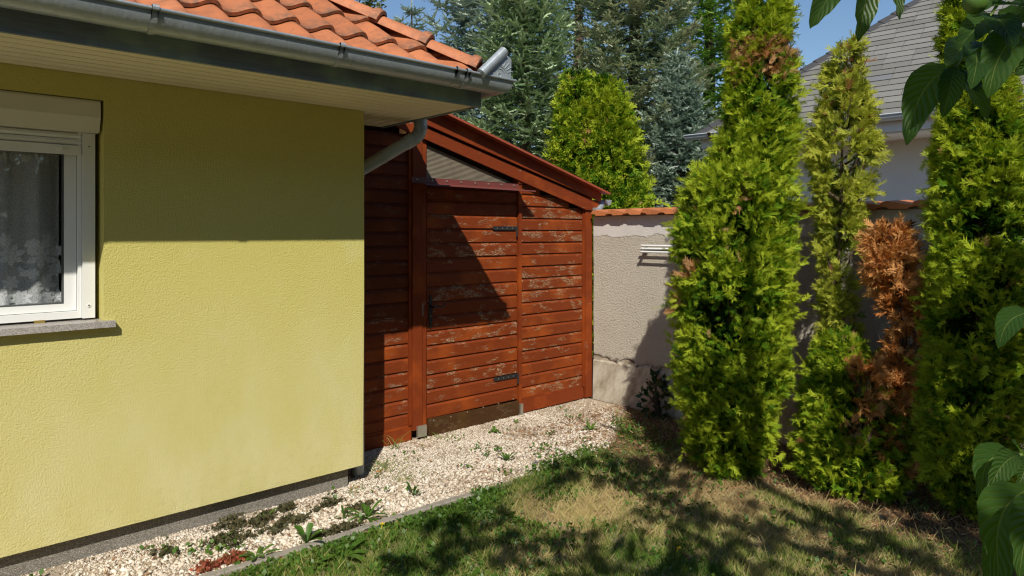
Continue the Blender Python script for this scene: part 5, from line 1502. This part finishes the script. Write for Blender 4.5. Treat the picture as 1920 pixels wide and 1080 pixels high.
def leaf(base, tip, face, W, fold=.25, curl=.10, bend=0.0):
    base, tip = Vector(base), Vector(tip); ax = tip - base; L = ax.length; y = ax.normalized()
    z = Vector(face); z = (z - y * z.dot(y)).normalized(); x = y.cross(z)
    nl_, nw = 12, 4; V_, F2, UV = [], [], []
    for i in range(nl_ + 1):
        t = i / nl_; w = W * (math.sin(math.pi * min(1, t ** .82 * .985 + .01)) ** .72) * (1 - .12 * t)
        for k in range(-nw, nw + 1):
            u = k / nw
            hz = fold * abs(u) * w - curl * L * (t * t * 1.6 - t * .9) + .010 * math.sin(t * 30 + 2 * abs(u)) * abs(u) * (W / .035) * .35
            V_.append(base + y * (L * t) + x * (u * w + bend * L * math.sin(math.pi * t)) + z * hz); UV.append((u, t))
    m = 2 * nw + 1
    for i in range(nl_):
        for k in range(2 * nw): F2.append((i * m + k, i * m + k + 1, (i + 1) * m + k + 1, (i + 1) * m + k))
    me = bpy.data.meshes.new('leaf'); me.from_pydata([tuple(v) for v in V_], [], F2)
    ul = me.uv_layers.new(name='UVMap')
    for p in me.polygons:
        for li in p.loop_indices: ul.data[li].uv = UV[me.loops[li].vertex_index]
    me.materials.append(M_walnut); me.shade_smooth()
    return place('leaf', me, wt)
def plf(b, t, db, dt, W, face=None, **kw):
    fc = -(ray(*t) * .5 + ray(*b) * .5) if face is None else np.array(face)
    return leaf(at(*b, db), at(*t, dt), fc, W * .93 * (db + dt) / 2 / FPX, **kw)
R_, U_, B_ = Rv, np.array([0, 0, 1.]), -Fv
# three leaflets hanging from above
plf((1590, -62), (1520, 48), 1.30, 1.25, 30, B_ + .3 * U_ - .4 * R_, curl=.06)
plf((1632, -70), (1612, 75), 1.28, 1.22, 30, B_ + .2 * R_, curl=.04)
plf((1668, -75), (1690, 34), 1.30, 1.26, 24, B_ + .4 * R_, curl=.05)
# the big drooping spray, upper right
plf((1790, 122), (1714, 248), 1.22, 1.12, 40, B_ - .2 * R_ + .5 * U_, curl=.20, bend=.10)
plf((1789, 126), (1772, 212), 1.18, 1.12, 25, B_ - .3 * R_ + .25 * U_, curl=.12)
plf((1796, 130), (1857, 219), 1.24, 1.16, 30, B_ + .15 * R_ + .2 * U_, curl=.10)
plf((1800, 130), (1830, 172), 1.25, 1.20, 26, B_ + .1 * U_, curl=.05)
plf((1824, 78), (1782, 104), 1.22, 1.05, 34, B_ * .6 + .9 * U_, curl=.10)
plf((1826, 84), (1836, 142), 1.17, 1.02, 30, B_ * .5 + .9 * U_ + .25 * R_, curl=.16)
plf((1858, 28), (1802, 78), 1.25, 1.13, 30, B_ * .8 + .7 * U_, curl=.12)
plf((1858, 30), (1905, 66), 1.20, 1.05, 32, B_ * .5 + .9 * U_ - .2 * R_, curl=.16)
plf((1924, 55), (1864, 166), 1.13, 1.04, 42, B_ + .35 * U_ - .3 * R_, curl=.14, bend=.08)
plf((1862, 60), (1874, 92), 1.28, 1.24, 20, B_ + .2 * U_, curl=.05)
plf((1868, 10), (1950, 10), 1.2, 1.12, 36, B_ * .6 + .9 * U_, curl=.10)
plf((1872, 22), (1940, 40), 1.24, 1.2, 24, B_ + .1 * U_, curl=.05)
plf((1955, 96), (1905, 140), 1.12, 1.1, 24, B_ * .8 + .3 * U_ + .4 * R_, curl=.05)
plf((1880, -30), (1820, 24), 1.28, 1.2, 26, B_ * .8 + .5 * U_, curl=.08)
plf((1895, -40), (1935, 18), 1.16, 1.1, 30, B_ * .8 + .6 * U_, curl=.08)
# lone leaflet at the right border
plf((1940, 585), (1880, 642), 1.10, 1.04, 27, B_ * .8 + .6 * U_ - .3 * R_, curl=.16, bend=.12)
# low spray, lower right
plf((1913, 853), (1856, 936), 1.06, .98, 34, B_ - .4 * R_ + .5 * U_, curl=.22, bend=.20)
plf((1908, 853), (1866, 934), 1.02, .95, 26, B_ + .1 * R_ + .35 * U_, curl=.20, bend=.12)
plf((1926, 862), (1912, 912), 1.06, 1.02, 22, B_ + .2 * U_, curl=.08)
plf((1932, 915), (1892, 1092), .98, .86, 52, B_ - .35 * R_ + .45 * U_, curl=.17, bend=.14)
plf((1945, 935), (1925, 1072), .92, .82, 42, B_ * .8 + .5 * U_ - .1 * R_, curl=.15, bend=.05)
plf((1875, 985), (1852, 1105), 1.08, 1.02, 30, B_ - .3 * R_ + .1 * U_, curl=.08)
plf((1915, 850), (1900, 826), 1.05, 1.02, 16, B_ * .7 + .8 * U_, curl=.05)
# leaflets further along the same branches, outside the frame
for k, (px_, py_, dp_) in enumerate([(2120, 560, 1.2), (2110, 640, 1.2), (2095, 740, 1.2), (2090, 800, 1.2), (2070, 860, 1.15), (2105, 480, 1.2), (2085, 360, 1.2), (2062, 240, 1.2), (2040, 150, 1.18), (2125, 600, 1.22), (2050, 900, 1.1)]):
    for sgn in (-1, 1, 0):
        t_ = (max(1985, px_ + sgn * 75 + 40 * (sgn == 0)), py_ + 55 + 35 * (sgn == 0) + 12 * (k % 3))
        plf((px_ + 6 * sgn, py_), t_, dp_, dp_ - .06 + .05 * (k % 3), 30, B_ * .8 + .6 * U_ + .3 * sgn * R_, curl=.14, bend=.04 * sgn)
# stalks and twigs from which they hang
g = MB()
def stalk(pts, r0, r1):
    Q = [Vector(at(a_, b_, c_)) for a_, b_, c_ in pts]; n_ = len(Q)
    g.tube(Q, [r0 + (r1 - r0) * i / (n_ - 1) for i in range(n_)], 7)
stalk([(1900, -80, 1.3), (1872, 5, 1.25), (1856, 32, 1.23), (1825, 80, 1.22), (1794, 126, 1.22)], .0035, .0018)
stalk([(1600, -140, 1.32), (1592, -60, 1.30)], .003, .0016)
stalk([(1640, -140, 1.32), (1632, -70, 1.28)], .003, .0016)
stalk([(1660, -140, 1.32), (1668, -75, 1.30)], .003, .0016)
stalk([(1960, 848, 1.10), (1925, 853, 1.07), (1905, 853, 1.05)], .0035, .002)
stalk([(1990, 580, 1.15), (1938, 585, 1.10)], .003, .0016)
stalk([(1985, 40, 1.16), (1924, 55, 1.13)], .003, .0016)
stalk([(1985, 890, 1.0), (1932, 915, .98)], .003, .0018)
stalk([(1990, 920, .95), (1945, 935, .92)], .003, .0018)
stalk([(1930, 960, 1.12), (1875, 985, 1.08)], .003, .0018)
g.build('leaf_stalks', M_stalk, wt, smooth=True)
g = MB()
g.tube([at(1985, -330, 1.6), at(1930, -160, 1.35), at(1900, -80, 1.3)], [.012, .008, .005], 8)
g.tube([(2.55, .15, 3.1), at(1985, -330, 1.6)], [.018, .012], 8)
g.tube([at(1985, -330, 1.6), at(1640, -150, 1.32), at(1600, -140, 1.32)], [.009, .005, .004], 8)
g.tube([(2.3, -1.0, 3.2), (2.25, -.7, 2.2), at(2120, 560, 1.2), at(1990, 580, 1.15)], [.016, .011, .0055, .0025], 8)
g.tube([at(2120, 560, 1.2), at(2090, 800, 1.2), at(1985, 848, 1.12), at(1960, 848, 1.10)], [.0045, .004, .003, .0025], 8)
g.tube([at(2090, 800, 1.2), at(2050, 900, 1.1), at(1985, 890, 1.0), at(1990, 920, .95)], [.004, .0035, .003, .0025], 8)
g.tube([at(2050, 900, 1.1), at(1930, 960, 1.12)], [.0035, .0025], 8)
g.tube([at(2120, 560, 1.2), at(2060, 200, 1.2), at(1985, 40, 1.16)], [.0045, .004, .003], 8)
g.build('branch', M_barkg, wt, smooth=True)
c = at(1829, 2, 1.16)
bm = bmesh.new(); bmesh.ops.create_uvsphere(bm, u_segments=20, v_segments=14, radius=.0195)
for v in bm.verts: v.co = Vector((v.co.x, v.co.y, v.co.z * 1.12)) + Vector(c)
me = bpy.data.meshes.new('walnut'); bm.to_mesh(me); bm.free(); me.materials.append(M_nut); me.shade_smooth()
place('walnut', me, wt)['label'] = 'round green unripe walnut'
g = MB(); g.tube([Vector(c) + Vector((0, 0, .018)), at(1850, -60, 1.22), at(1900, -80, 1.3)], .002, 6); g.build('nut_stalk', M_stalk, wt)

# ------------------------------------------------------------------ unseen trees added behind the camera to cut sky fill and darken window reflection
HGR = 'unseen leafy trees added behind the camera to block low sky'
for k in range(9):
    x_ = -11.5 + k * 2.7
    leafball('added_screen_tree', 'tall broad leafy tree added unseen behind the camera to block open sky', 'tree', (x_, -8.6 + .45 * math.sin(k * 2.1), 4.1), (1.9, 1.3, 4.2 + .5 * math.sin(k * 1.3)), 5200, .50, M_shrub, 90 + k, group=HGR)
